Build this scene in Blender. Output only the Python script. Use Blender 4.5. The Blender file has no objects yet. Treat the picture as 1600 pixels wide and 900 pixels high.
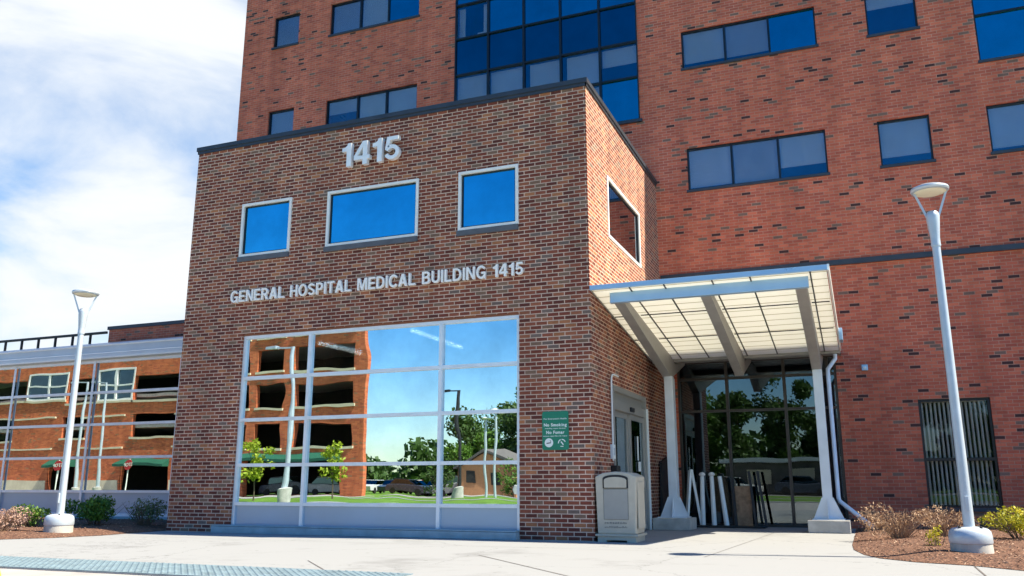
import bpy, bmesh, math, random
from mathutils import Vector, Matrix
R = math.radians
C = bpy.context.scene.collection
scene = bpy.context.scene
rnd = random.Random(7)

# ------------------------------------------------------------------ camera
YAW, PITCH, ROLL = -0.3820, 0.2275, -0.0007
cam = bpy.data.cameras.new("camera"); camo = bpy.data.objects.new("camera", cam); C.objects.link(camo)
cam.sensor_width = 36.0; cam.lens = 1324.52/1600*36.0; cam.clip_start = 0.05; cam.clip_end = 3000
fw = Vector((math.sin(YAW)*math.cos(PITCH), math.cos(YAW)*math.cos(PITCH), math.sin(PITCH)))
rt = Vector((math.cos(YAW), -math.sin(YAW), 0)); up = rt.cross(fw)
cr, sr = math.cos(ROLL), math.sin(ROLL)
rt2 = cr*rt + sr*up; up2 = -sr*rt + cr*up
m = Matrix((rt2, up2, -fw)).transposed().to_4x4(); m.translation = Vector((3.8916, -13.128, 0.8634))
camo.matrix_world = m
scene.camera = camo

# ------------------------------------------------------------------ light
SUN = Vector((0.71, 0.125, 1.0)).normalized()
sun = bpy.data.lights.new("sun", 'SUN'); sun.energy = 5.0; sun.angle = R(0.53); sun.color = (1.0, 0.88, 0.68)
suno = bpy.data.objects.new("sun", sun); C.objects.link(suno)
suno.rotation_euler = SUN.to_track_quat('Z', 'Y').to_euler()
scene.view_settings.view_transform = 'Standard'; scene.view_settings.look = 'None'
scene.view_settings.exposure = 1.42; scene.view_settings.gamma = 1.0
world = bpy.data.worlds.new("World"); scene.world = world; world.use_nodes = True
nt = world.node_tree; nt.nodes.clear()
def N(t, typ, **kw):
    n = t.nodes.new(typ)
    for k, v in kw.items():
        if k in n.inputs.keys() if isinstance(k, str) else False: n.inputs[k].default_value = v
        else: setattr(n, k, v)
    return n
out = N(nt, 'ShaderNodeOutputWorld'); bg = N(nt, 'ShaderNodeBackground'); bg.inputs[1].default_value = 0.092
sky = N(nt, 'ShaderNodeTexSky'); sky.sky_type = 'NISHITA'; sky.sun_disc = False
sky.sun_elevation = math.asin(SUN.z); sky.sun_rotation = math.atan2(SUN.x, SUN.y)
sky.air_density = 1.0; sky.dust_density = 0.4; sky.ozone_density = 2.0
tc = N(nt, 'ShaderNodeTexCoord')
mp = N(nt, 'ShaderNodeMapping'); mp.inputs['Rotation'].default_value = (0, R(12), R(-35)); mp.inputs['Scale'].default_value = (1.2, 1.0, 2.7)
nt.links.new(tc.outputs['Generated'], mp.inputs[0])
no = N(nt, 'ShaderNodeTexNoise'); no.inputs['Scale'].default_value = 2.1; no.inputs['Detail'].default_value = 9; no.inputs['Roughness'].default_value = 0.56
no.inputs['Distortion'].default_value = 0.5
nt.links.new(mp.outputs[0], no.inputs['Vector'])
sx = N(nt, 'ShaderNodeSeparateXYZ'); nt.links.new(tc.outputs['Generated'], sx.inputs[0])
# the cloud bank stands over the north half of the sky; the south is clear
bank = N(nt, 'ShaderNodeMapRange'); bank.inputs[1].default_value = -0.15; bank.inputs[2].default_value = 0.45
bank.inputs[3].default_value = -0.26; bank.inputs[4].default_value = 0.045
nt.links.new(sx.outputs[1], bank.inputs[0])
ad = N(nt, 'ShaderNodeMath', operation='ADD'); nt.links.new(no.outputs[0], ad.inputs[0]); nt.links.new(bank.outputs[0], ad.inputs[1])
cm = N(nt, 'ShaderNodeMapRange'); cm.interpolation_type = 'SMOOTHSTEP'
cm.inputs[1].default_value = 0.34; cm.inputs[2].default_value = 0.66
nt.links.new(ad.outputs[0], cm.inputs[0])
mx = N(nt, 'ShaderNodeMix', data_type='RGBA'); nt.links.new(cm.outputs[0], mx.inputs[0])
hs = N(nt, 'ShaderNodeHueSaturation'); hs.inputs['Saturation'].default_value = 1.5; hs.inputs['Value'].default_value = .88; nt.links.new(sky.outputs[0], hs.inputs['Color']); nt.links.new(hs.outputs[0], mx.inputs[6]); cc = N(nt, 'ShaderNodeValToRGB'); cc.color_ramp.elements[0].position = .40; cc.color_ramp.elements[0].color = (.80, .87, .94, 1); cc.color_ramp.elements[1].position = .62; cc.color_ramp.elements[1].color = (.93, .96, 1, 1)
nt.links.new(no.outputs[0], cc.inputs[0]); sv = N(nt, 'ShaderNodeVectorMath', operation='SCALE'); sv.inputs['Scale'].default_value = 4.35; nt.links.new(cc.outputs[0], sv.inputs[0]); nt.links.new(sv.outputs[0], mx.inputs[7])
nt.links.new(mx.outputs[2], bg.inputs[0]); nt.links.new(bg.outputs[0], out.inputs[0])

# ------------------------------------------------------------------ materials
MATS = {}
def newmat(name):
    mt = bpy.data.materials.new(name); mt.use_nodes = True; t = mt.node_tree
    b = t.nodes['Principled BSDF']; MATS[name] = mt
    return mt, t, b
def plain(name, col, rough=0.6, metal=0.0, var=0.08, scale=6.0, bump=0.0, spec=0.5, bscale=None):
    mt, t, b = newmat(name)
    b.inputs['Roughness'].default_value = rough; b.inputs['Metallic'].default_value = metal
    b.inputs['Specular IOR Level'].default_value = spec
    g = N(t, 'ShaderNodeTexCoord'); n = N(t, 'ShaderNodeTexNoise'); n.inputs['Scale'].default_value = scale; n.inputs['Detail'].default_value = 6
    t.links.new(g.outputs['Object'], n.inputs['Vector'])
    r = N(t, 'ShaderNodeMapRange'); r.inputs[1].default_value = .3; r.inputs[2].default_value = .7
    r.inputs[3].default_value = 1-var; r.inputs[4].default_value = 1+var
    t.links.new(n.outputs[0], r.inputs[0])
    v = N(t, 'ShaderNodeVectorMath', operation='SCALE'); v.inputs[0].default_value = col; t.links.new(r.outputs[0], v.inputs['Scale'])
    t.links.new(v.outputs[0], b.inputs['Base Color'])
    rr = N(t, 'ShaderNodeMapRange'); rr.inputs[3].default_value = max(0, rough-.08); rr.inputs[4].default_value = min(1, rough+.1)
    t.links.new(n.outputs[0], rr.inputs[0]); t.links.new(rr.outputs[0], b.inputs['Roughness'])
    if bump:
        n2 = N(t, 'ShaderNodeTexNoise'); n2.inputs['Scale'].default_value = bscale or scale*8; n2.inputs['Detail'].default_value = 5
        t.links.new(g.outputs['Object'], n2.inputs['Vector'])
        bp = N(t, 'ShaderNodeBump'); bp.inputs['Strength'].default_value = 1; bp.inputs['Distance'].default_value = bump
        t.links.new(n2.outputs[0], bp.inputs['Height']); t.links.new(bp.outputs[0], b.inputs['Normal'])
    return mt

def brick(name, stops, mortar, mw=0.0115, bw=.2032, rh=.0677, stain=0.12, bumpd=0.006):
    mt, t, b = newmat(name); L = t.links.new
    g = N(t, 'ShaderNodeTexCoord'); s = N(t, 'ShaderNodeSeparateXYZ'); L(g.outputs['Object'], s.inputs[0])
    def M(op, a, bb=None, c=None):
        n = N(t, 'ShaderNodeMath', operation=op)
        for i, q in enumerate((a, bb, c)):
            if q is None: continue
            if isinstance(q, (int, float)): n.inputs[i].default_value = q
            else: L(q, n.inputs[i])
        return n.outputs[0]
    u = M('ADD', s.outputs[0], s.outputs[1])
    zr = M('DIVIDE', s.outputs[2], rh); row = M('FLOOR', zr); fz = M('FRACT', zr)
    half = M('MULTIPLY', M('MODULO', M('ADD', row, 2000), 2), .5)
    ur = M('ADD', M('DIVIDE', u, bw), half); col = M('FLOOR', ur); fu = M('FRACT', ur)
    du = M('MULTIPLY', M('MINIMUM', fu, M('SUBTRACT', 1, fu)), bw)
    dz = M('MULTIPLY', M('MINIMUM', fz, M('SUBTRACT', 1, fz)), rh)
    d = M('MINIMUM', du, dz)
    nn = N(t, 'ShaderNodeTexNoise'); nn.inputs['Scale'].default_value = 45; L(g.outputs['Object'], nn.inputs['Vector'])
    d = M('ADD', d, M('MULTIPLY', M('SUBTRACT', nn.outputs[0], .5), .004))
    mk = N(t, 'ShaderNodeMapRange'); mk.inputs[1].default_value = mw/2-.0015; mk.inputs[2].default_value = mw/2+.0015; L(d, mk.inputs[0])
    cb = N(t, 'ShaderNodeCombineXYZ'); L(row, cb.inputs[0]); L(col, cb.inputs[1])
    w = N(t, 'ShaderNodeTexWhiteNoise', noise_dimensions='2D'); L(cb.outputs[0], w.inputs[0])
    cr_ = N(t, 'ShaderNodeValToRGB'); cr_.color_ramp.interpolation = 'CONSTANT'
    e = cr_.color_ramp.elements
    while len(e) > 1: e.remove(e[-1])
    e[0].position = 0; e[0].color = (*stops[0][1], 1)
    for p, c in stops[1:]:
        k = e.new(p); k.color = (*c, 1)
    L(w.outputs[0], cr_.inputs[0])
    n3 = N(t, 'ShaderNodeTexNoise'); n3.inputs['Scale'].default_value = 30; n3.inputs['Detail'].default_value = 4; L(g.outputs['Object'], n3.inputs['Vector'])
    n4 = N(t, 'ShaderNodeTexNoise'); n4.inputs['Scale'].default_value = .7; n4.inputs['Detail'].default_value = 5; L(g.outputs['Object'], n4.inputs['Vector'])
    w2 = N(t, 'ShaderNodeSeparateColor'); L(w.outputs[1], w2.inputs[0])
    f = M('ADD', M('ADD', M('MULTIPLY', n3.outputs[0], .3), M('MULTIPLY', w2.outputs[1], .24)), M('ADD', M('MULTIPLY', n4.outputs[0], stain*2), .73-stain))
    mpp = N(t, 'ShaderNodeMapping'); mpp.inputs['Scale'].default_value = (2.2, 2.2, .16); L(g.outputs['Object'], mpp.inputs[0])
    n5 = N(t, 'ShaderNodeTexNoise'); n5.inputs['Scale'].default_value = 1.3; n5.inputs['Detail'].default_value = 6; n5.inputs['Roughness'].default_value = .6; L(mpp.outputs[0], n5.inputs['Vector'])
    f = M('ADD', f, M('MULTIPLY', M('SUBTRACT', n5.outputs[0], .5), .55))
    sc = N(t, 'ShaderNodeVectorMath', operation='SCALE'); L(cr_.outputs[0], sc.inputs[0]); L(f, sc.inputs['Scale'])
    ms = N(t, 'ShaderNodeVectorMath', operation='SCALE'); ms.inputs[0].default_value = mortar; L(M('ADD', M('MULTIPLY', n4.outputs[0], .5), M('MULTIPLY', n5.outputs[0], 1.0)), ms.inputs['Scale'])
    mm = N(t, 'ShaderNodeMix', data_type='RGBA'); L(mk.outputs[0], mm.inputs[0]); L(ms.outputs[0], mm.inputs[6]); L(sc.outputs[0], mm.inputs[7])
    L(mm.outputs[2], b.inputs['Base Color']); b.inputs['Roughness'].default_value = .85; b.inputs['Specular IOR Level'].default_value = .25
    bp = N(t, 'ShaderNodeBump'); bp.inputs['Strength'].default_value = .8; bp.inputs['Distance'].default_value = bumpd
    L(M('ADD', mk.outputs[0], M('MULTIPLY', n3.outputs[0], .3)), bp.inputs['Height']); L(bp.outputs[0], b.inputs['Normal'])
    return mt

brick('entrance_brick', [(0, (.19, .052, .034)), (.30, (.25, .076, .045)), (.52, (.13, .040, .030)), (.68, (.31, .11, .06)),
                         (.80, (.21, .125, .085)), (.90, (.38, .15, .07)), (.96, (.17, .12, .10))], (.80, .57, .44), mw=.0155)
brick('tower_brick', [(0, (.48, .122, .075)), (.40, (.55, .15, .088)), (.70, (.42, .108, .072)), (.93, (.19, .12, .095)), (.968, (.07, .035, .035))],
      (.60, .33, .24), mw=.0115, bumpd=.004)
brick('garage_brick', [(0, (.50, .13, .055)), (.4, (.57, .155, .065)), (.8, (.42, .10, .05)), (.95, (.3, .15, .08))], (.52, .25, .13), bw=.4, rh=.13, mw=.014)
plain('coping_metal', (.045, .055, .072), .45, .3, .15, 3)
plain('sill_stone', (.10, .11, .13), .7, 0, .15, 8)
plain('aluminium', (.78, .83, .88), .35, .25, .06, 5)
plain('white_frame', (.80, .80, .78), .4, 0, .05, 5)
plain('panel_metal', (.36, .46, .58), .35, .35, .06, 1.2)
plain('bronze_frame', (.012, .013, .018), .35, .2, .2, 5)
plain('lobby_frame', (.055, .045, .04), .4, .3, .2, 5)
plain('lamp_paint', (.47, .54, .61), .35, .25, .06, 7, .0008)
plain('lamp_lens', (.80, .76, .58), .5, 0, .05, 10)
plain('canopy_steel', (.32, .315, .30), .5, .15, .10, 4, .0008)
plain('column_paint', (.66, .73, .80), .4, .25, .08, 3, .0008)
plain('fascia_metal', (.38, .56, .74), .3, .4, .05, 3)
plain('letter_white', (.93, .90, .86), .45, 0, .03, 5)
plain('letter_steel', (.88, .88, .88), .3, .12, .05, 9)
plain('sign_green', (.008, .20, .115), .4, 0, .06, 9)
plain('sign_white', (.8, .85, .8), .5, 0, .03, 5)
plain('black_plastic', (.012, .012, .014), .45, 0, .2, 6)
plain('dark_steel', (.03, .03, .034), .5, .4, .2, 6)
plain('can_plastic', (.50, .45, .36), .6, 0, .07, 9, .001)
plain('can_panel', (.34, .33, .30), .55, 0, .05, 6, .001)
plain('can_text', (.22, .22, .2), .7)
plain('door_metal', (.36, .35, .33), .35, .4, .06, 5)
plain('white_plastic', (.72, .78, .80), .4, 0, .06, 6)
plain('blind_white', (.82, .82, .80), .8, 0, .04, 3)
plain('blind_grey', (.60, .60, .60), .8, 0, .05, 3)
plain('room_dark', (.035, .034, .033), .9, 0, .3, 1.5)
plain('room_wall', (.12, .115, .105), .9, 0, .3, 1.5)
plain('block_concrete', (.42, .41, .38), .9, 0, .18, 5, .002)
plain('slab_stone', (.34, .42, .46), .8, 0, .15, 6, .002)
plain('tactile', (.12, .18, .22), .75, 0, .25, 5, .001)
plain('asphalt', (.30, .29, .285), .9, 0, .12, 3, .003)
plain('road_yellow', (.75, .45, .03), .7, 0, .15, 20)
plain('lawn', (.10, .19, .025), .95, 0, .35, 1.2, .02, .2)
plain('sill_cream', (.62, .55, .40), .8, 0, .08, 2)
plain('awning_green', (.008, .09, .055), .7)
plain('stop_red', (.55, .02, .03), .5)
plain('tree_bark', (.11, .08, .055), .9, 0, .3, 12, .01)
plain('twig_tan', (.30, .20, .13), .9, 0, .3, 12)
plain('car_white', (.6, .6, .6), .25); plain('car_silver', (.30, .31, .33), .25); plain('car_dark', (.05, .06, .09), .25); plain('car_red', (.35, .03, .03), .25)
plain('tyre', (.015, .015, .015), .8)
plain('roof_shingle', (.12, .11, .11), .9)
plain('stucco', (.50, .24, .12), .9)
plain('roof_metal', (.50, .56, .63), .4, .3, .06, 1.5)
plain('joint_dark', (.10, .09, .085), .9)
plain('interior_floor', (.08, .075, .07), .6)
plain('wall_clay', (.25, .1, .06), .8)

def sidewalk_mat():
    mt, t, b = newmat('concrete'); L = t.links.new
    g = N(t, 'ShaderNodeTexCoord')
    n1 = N(t, 'ShaderNodeTexNoise'); n1.inputs['Scale'].default_value = .5; n1.inputs['Detail'].default_value = 8; L(g.outputs['Object'], n1.inputs['Vector'])
    n2 = N(t, 'ShaderNodeTexNoise'); n2.inputs['Scale'].default_value = 60; n2.inputs['Detail'].default_value = 4; L(g.outputs['Object'], n2.inputs['Vector'])
    n3 = N(t, 'ShaderNodeTexNoise'); n3.inputs['Scale'].default_value = 3; n3.inputs['Detail'].default_value = 9; n3.inputs['Roughness'].default_value = .7; L(g.outputs['Object'], n3.inputs['Vector'])
    c = N(t, 'ShaderNodeValToRGB'); c.color_ramp.elements[0].position = .34; c.color_ramp.elements[0].color = (.15, .155, .16, 1)
    c.color_ramp.elements[1].position = .56; c.color_ramp.elements[1].color = (.25, .262, .275, 1)
    a = N(t, 'ShaderNodeMath', operation='ADD'); a2 = N(t, 'ShaderNodeMath', operation='MULTIPLY_ADD')
    a2.inputs[1].default_value = .35; L(n3.outputs[0], a2.inputs[0]); L(n1.outputs[0], a.inputs[0])
    a.inputs[1].default_value = -.1; L(a.outputs[0], a2.inputs[2])
    a3 = N(t, 'ShaderNodeMath', operation='MULTIPLY_ADD'); a3.inputs[1].default_value = .12; L(n2.outputs[0], a3.inputs[0]); L(a2.outputs[0], a3.inputs[2])
    L(a3.outputs[0], c.inputs[0]); L(c.outputs[0], b.inputs['Base Color']); b.inputs['Roughness'].default_value = .9
    b.inputs['Specular IOR Level'].default_value = .2
    gum = N(t, 'ShaderNodeTexVoronoi'); gum.inputs['Scale'].default_value = 2.2; L(g.outputs['Object'], gum.inputs['Vector'])
    gm_ = N(t, 'ShaderNodeMapRange'); gm_.inputs[1].default_value = .04; gm_.inputs[2].default_value = .07; gm_.inputs[3].default_value = .62; L(gum.outputs['Distance'], gm_.inputs[0])
    wv = N(t, 'ShaderNodeVectorMath', operation='MULTIPLY_ADD'); wv.inputs[1].default_value = (.5, .5, .5); L(n3.outputs['Color'], wv.inputs[0]); L(g.outputs['Object'], wv.inputs[2])
    ck = N(t, 'ShaderNodeTexVoronoi', feature='DISTANCE_TO_EDGE'); ck.inputs['Scale'].default_value = .33; L(wv.outputs[0], ck.inputs['Vector'])
    ckm = N(t, 'ShaderNodeMapRange'); ckm.inputs[1].default_value = .0005; ckm.inputs[2].default_value = .003; ckm.inputs[3].default_value = .6; L(ck.outputs['Distance'], ckm.inputs[0])
    mu = N(t, 'ShaderNodeMath', operation='MULTIPLY'); L(ckm.outputs[0], mu.inputs[0]); L(gm_.outputs[0], mu.inputs[1])
    gs_ = N(t, 'ShaderNodeVectorMath', operation='SCALE'); L(c.outputs[0], gs_.inputs[0]); L(mu.outputs[0], gs_.inputs['Scale']); L(gs_.outputs[0], b.inputs['Base Color'])
    bp = N(t, 'ShaderNodeBump'); bp.inputs['Distance'].default_value = .0015; L(n2.outputs[0], bp.inputs['Height']); L(bp.outputs[0], b.inputs['Normal'])
sidewalk_mat()

def mulch_mat(name, cols, sc):
    mt, t, b = newmat(name); L = t.links.new
    g = N(t, 'ShaderNodeTexCoord'); v = N(t, 'ShaderNodeTexVoronoi'); v.inputs['Scale'].default_value = sc
    L(g.outputs['Object'], v.inputs['Vector'])
    s = N(t, 'ShaderNodeSeparateColor'); L(v.outputs['Color'], s.inputs[0])
    c = N(t, 'ShaderNodeValToRGB'); e = c.color_ramp.elements
    e[0].color = (*cols[0], 1); e[1].color = (*cols[-1], 1)
    for i, q in enumerate(cols[1:-1]): k = e.new((i+1)/(len(cols)-1)); k.color = (*q, 1)
    L(s.outputs[0], c.inputs[0]); L(c.outputs[0], b.inputs['Base Color']); b.inputs['Roughness'].default_value = .95
    bp = N(t, 'ShaderNodeBump'); bp.inputs['Distance'].default_value = .02; L(v.outputs['Distance'], bp.inputs['Height']); L(bp.outputs[0], b.inputs['Normal'])
mulch_mat('mulch', [(.045, .022, .014), (.13, .06, .035), (.09, .04, .025), (.22, .12, .075)], 34)
mulch_mat('mulch_chip', [(.07, .03, .02), (.20, .10, .06), (.34, .21, .14), (.5, .36, .26)], 11)

def leaf_mat(name, cols):
    mt, t, b = newmat(name); L = t.links.new
    g = N(t, 'ShaderNodeTexCoord'); w = N(t, 'ShaderNodeTexVoronoi'); w.inputs['Scale'].default_value = 14; L(g.outputs['Object'], w.inputs['Vector'])
    s = N(t, 'ShaderNodeSeparateColor'); L(w.outputs['Color'], s.inputs[0])
    c = N(t, 'ShaderNodeValToRGB'); e = c.color_ramp.elements
    e[0].color = (*cols[0], 1); e[1].color = (*cols[-1], 1)
    for i, q in enumerate(cols[1:-1]): k = e.new((i+1)/(len(cols)-1)); k.color = (*q, 1)
    L(s.outputs[0], c.inputs[0]); L(c.outputs[0], b.inputs['Base Color']); b.inputs['Roughness'].default_value = .6
    tr = N(t, 'ShaderNodeBsdfTranslucent'); L(c.outputs[0], tr.inputs[0]); mxs = N(t, 'ShaderNodeMixShader'); mxs.inputs[0].default_value = .3
    L(b.outputs[0], mxs.inputs[1]); L(tr.outputs[0], mxs.inputs[2]); L(mxs.outputs[0], t.nodes['Material Output'].inputs[0])
leaf_mat('leaf_green', [(.035, .09, .015), (.09, .20, .02), (.16, .30, .03)])
leaf_mat('leaf_grey', [(.04, .08, .03), (.10, .17, .06), (.20, .27, .13)])
leaf_mat('leaf_yellow', [(.12, .17, .01), (.42, .40, .02), (.62, .55, .04)])
leaf_mat('leaf_dry', [(.22, .13, .07), (.42, .27, .17), (.60, .44, .30)])
leaf_mat('leaf_pink', [(.25, .15, .11), (.50, .33, .26), (.6, .45, .38)])
leaf_mat('leaf_dark', [(.020, .05, .012), (.05, .11, .018), (.09, .17, .025)])
leaf_mat('leaf_lime', [(.18, .26, .01), (.34, .42, .02), (.5, .55, .05)])

def glass(name, refl, gtint, trans, wav=0.0, wscale=1.5, rough=0.0):
    mt, t, b = newmat(name); L = t.links.new; t.nodes.remove(b)
    gl = N(t, 'ShaderNodeBsdfGlossy'); gl.inputs['Color'].default_value = (*gtint, 1); gl.inputs['Roughness'].default_value = rough
    tr = N(t, 'ShaderNodeBsdfTransparent'); tr.inputs[0].default_value = (*trans, 1)
    mxs = N(t, 'ShaderNodeMixShader'); L(tr.outputs[0], mxs.inputs[1]); L(gl.outputs[0], mxs.inputs[2])
    fr = N(t, 'ShaderNodeLayerWeight'); fr.inputs[0].default_value = .25
    mr = N(t, 'ShaderNodeMapRange'); mr.inputs[3].default_value = refl; mr.inputs[4].default_value = 1.0; L(fr.outputs['Fresnel'], mr.inputs[0]); L(mr.outputs[0], mxs.inputs[0])
    if wav:
        g = N(t, 'ShaderNodeTexCoord'); n = N(t, 'ShaderNodeTexNoise'); n.inputs['Scale'].default_value = wscale; n.inputs['Detail'].default_value = 1.2
        L(g.outputs['Object'], n.inputs['Vector']); bp = N(t, 'ShaderNodeBump'); bp.inputs['Strength'].default_value = 1; bp.inputs['Distance'].default_value = wav
        L(n.outputs[0], bp.inputs['Height']); L(bp.outputs[0], gl.inputs['Normal'])
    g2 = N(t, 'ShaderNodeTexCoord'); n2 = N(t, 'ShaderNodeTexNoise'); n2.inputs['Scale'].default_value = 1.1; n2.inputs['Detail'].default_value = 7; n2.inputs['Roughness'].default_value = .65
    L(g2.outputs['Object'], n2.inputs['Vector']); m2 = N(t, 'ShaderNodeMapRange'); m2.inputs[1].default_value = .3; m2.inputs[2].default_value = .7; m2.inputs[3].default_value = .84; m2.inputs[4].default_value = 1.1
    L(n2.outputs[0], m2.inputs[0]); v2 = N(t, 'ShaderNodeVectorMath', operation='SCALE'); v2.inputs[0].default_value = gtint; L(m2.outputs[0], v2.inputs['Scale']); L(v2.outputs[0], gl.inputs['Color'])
    L(mxs.outputs[0], t.nodes['Material Output'].inputs[0])
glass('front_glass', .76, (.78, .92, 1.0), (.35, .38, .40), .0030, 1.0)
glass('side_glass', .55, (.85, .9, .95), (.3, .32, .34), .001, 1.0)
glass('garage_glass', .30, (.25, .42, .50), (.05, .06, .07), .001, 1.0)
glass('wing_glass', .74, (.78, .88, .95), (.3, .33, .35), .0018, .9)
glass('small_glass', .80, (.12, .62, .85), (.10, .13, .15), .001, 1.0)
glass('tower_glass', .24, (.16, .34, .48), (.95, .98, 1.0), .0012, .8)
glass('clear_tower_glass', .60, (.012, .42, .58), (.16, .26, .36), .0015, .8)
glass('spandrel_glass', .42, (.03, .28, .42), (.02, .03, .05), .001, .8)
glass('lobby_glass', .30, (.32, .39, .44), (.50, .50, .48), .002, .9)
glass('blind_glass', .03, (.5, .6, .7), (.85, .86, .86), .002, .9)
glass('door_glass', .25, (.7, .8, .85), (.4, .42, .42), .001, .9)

def canopy_mat():
    mt, t, b = newmat('canopy_panel'); L = t.links.new; t.nodes.remove(b)
    g = N(t, 'ShaderNodeTexCoord'); s = N(t, 'ShaderNodeSeparateXYZ'); L(g.outputs['Object'], s.inputs[0])
    # aluminium grid core of the panel, seen through its fibreglass faces
    dv = N(t, 'ShaderNodeMath', operation='DIVIDE'); dv.inputs[1].default_value = .305; L(s.outputs[1], dv.inputs[0])
    f = N(t, 'ShaderNodeMath', operation='FRACT'); L(dv.outputs[0], f.inputs[0])
    c = N(t, 'ShaderNodeMath', operation='LESS_THAN'); c.inputs[1].default_value = .09; L(f.outputs[0], c.inputs[0])
    n = N(t, 'ShaderNodeTexNoise'); n.inputs['Scale'].default_value = 3; L(g.outputs['Object'], n.inputs['Vector'])
    mm = N(t, 'ShaderNodeMix', data_type='RGBA'); mm.inputs[6].default_value = (.93, .94, .90, 1); mm.inputs[7].default_value = (.45, .43, .33, 1); L(c.outputs[0], mm.inputs[0])
    d = N(t, 'ShaderNodeBsdfDiffuse'); L(mm.outputs[2], d.inputs[0]); tl = N(t, 'ShaderNodeBsdfTranslucent'); L(mm.outputs[2], tl.inputs[0])
    ms = N(t, 'ShaderNodeMixShader'); ms.inputs[0].default_value = .38; L(d.outputs[0], ms.inputs[1]); L(tl.outputs[0], ms.inputs[2])
    L(ms.outputs[0], t.nodes['Material Output'].inputs[0])
canopy_mat()
mt, t, b = newmat('strip_light'); b.inputs['Emission Color'].default_value = (1, .97, .88, 1); b.inputs['Emission Strength'].default_value = 9.0
b.inputs['Base Color'].default_value = (.9, .9, .9, 1)

# ------------------------------------------------------------------ mesh helpers (all in world coordinates)
class MB:
    def __init__(s): s.v = []; s.f = []
    def add(s, vs, fs):
        o = len(s.v); s.v += [tuple(p) for p in vs]; s.f += [tuple(i+o for i in f) for f in fs]; return s
    def box(s, x0, x1, y0, y1, z0, z1, rz=0, piv=None):
        vs = [(x, y, z) for z in (z0, z1) for y in (y0, y1) for x in (x0, x1)]
        if rz:
            px, py = piv or ((x0+x1)/2, (y0+y1)/2); c, q = math.cos(rz), math.sin(rz)
            vs = [(px+(x-px)*c-(y-py)*q, py+(x-px)*q+(y-py)*c, z) for x, y, z in vs]
        return s.add(vs, [(0, 2, 3, 1), (4, 5, 7, 6), (0, 1, 5, 4), (1, 3, 7, 5), (3, 2, 6, 7), (2, 0, 4, 6)])
    def bar(s, a, b, w, h, upv=(0, 0, 1)):
        a = Vector(a); b = Vector(b); d = (b-a).normalized(); u = Vector(upv); sd = d.cross(u).normalized(); u = sd.cross(d)
        vs = [p + sd*w/2*i + u*h/2*j for p in (a, b) for i, j in ((-1, -1), (1, -1), (1, 1), (-1, 1))]
        return s.add(vs, [(0, 3, 2, 1), (4, 5, 6, 7), (0, 1, 5, 4), (1, 2, 6, 5), (2, 3, 7, 6), (3, 0, 4, 7)])
    def tube(s, pts, rs, n=12, cap=True):
        pts = [Vector(p) for p in pts]
        if not isinstance(rs, (list, tuple)): rs = [rs]*len(pts)
        o = len(s.v); prev = None
        for i, p in enumerate(pts):
            d = (pts[min(i+1, len(pts)-1)] - pts[max(i-1, 0)]).normalized()
            if prev is None: a = d.orthogonal().normalized()
            else:
                a = prev - d*prev.dot(d)
                a = a.normalized() if a.length > 1e-6 else d.orthogonal().normalized()
            prev = a; bb = d.cross(a)
            for k in range(n):
                t_ = 2*math.pi*k/n; s.v.append(tuple(p + (a*math.cos(t_)+bb*math.sin(t_))*rs[i]))
        for i in range(len(pts)-1):
            for k in range(n):
                k2 = (k+1) % n; s.f.append((o+i*n+k, o+i*n+k2, o+(i+1)*n+k2, o+(i+1)*n+k))
        if cap:
            s.f.append(tuple(o+k for k in range(n))[::-1]); s.f.append(tuple(o+(len(pts)-1)*n+k for k in range(n)))
        return s
    def lathe(s, c, prof, n=28):
        o = len(s.v)
        for r_, z in prof:
            for k in range(n):
                t_ = 2*math.pi*k/n; s.v.append((c[0]+r_*math.cos(t_), c[1]+r_*math.sin(t_), c[2]+z))
        for i in range(len(prof)-1):
            for k in range(n):
                k2 = (k+1) % n; s.f.append((o+i*n+k, o+i*n+k2, o+(i+1)*n+k2, o+(i+1)*n+k))
        s.f.append(tuple(o+k for k in range(n))[::-1]); s.f.append(tuple(o+(len(prof)-1)*n+k for k in range(n)))
        return s
    def prism(s, poly, axis, a, b):
        """poly of 2-D points extruded along axis ('x': (y,z), 'y': (x,z), 'z': (x,y))"""
        n = len(poly)
        def P(q, w): return {'x': (w, q[0], q[1]), 'y': (q[0], w, q[1]), 'z': (q[0], q[1], w)}[axis]
        vs = [P(q, a) for q in poly] + [P(q, b) for q in poly]
        return s.add(vs, [tuple(range(n))[::-1], tuple(range(n, 2*n))] + [(i, (i+1) % n, n+(i+1) % n, n+i) for i in range(n)])
    def frame(s, pl, a0, a1, z0, z1, w, d0, d1, sides='lrtb'):
        """rectangular frame in a wall plane; pl 'y' (a = x) or 'x' (a = y); d0..d1 depth range"""
        def B(p, q, r_, t_):
            if pl == 'y': s.box(p, q, d0, d1, r_, t_)
            else: s.box(d0, d1, p, q, r_, t_)
        B(a0, a0+w, z0, z1); B(a1-w, a1, z0, z1); B(a0+w, a1-w, z1-w, z1); B(a0+w, a1-w, z0, z0+w)
        return s
ROOT = {}
def finish(ob, smooth=False, bevel=0):
    me = ob.data
    bm = bmesh.new(); bm.from_mesh(me)
    if ob.name.startswith('brick_wall'): bmesh.ops.remove_doubles(bm, verts=bm.verts, dist=1e-4)
    bmesh.ops.recalc_face_normals(bm, faces=bm.faces); bm.to_mesh(me); bm.free()
    if smooth:
        for p in me.polygons: p.use_smooth = True
        me.set_sharp_from_angle(angle=R(35))
    if bevel:
        md = ob.modifiers.new('bevel', 'BEVEL'); md.width = bevel; md.segments = 2; md.limit_method = 'ANGLE'; md.angle_limit = R(40)
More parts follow.
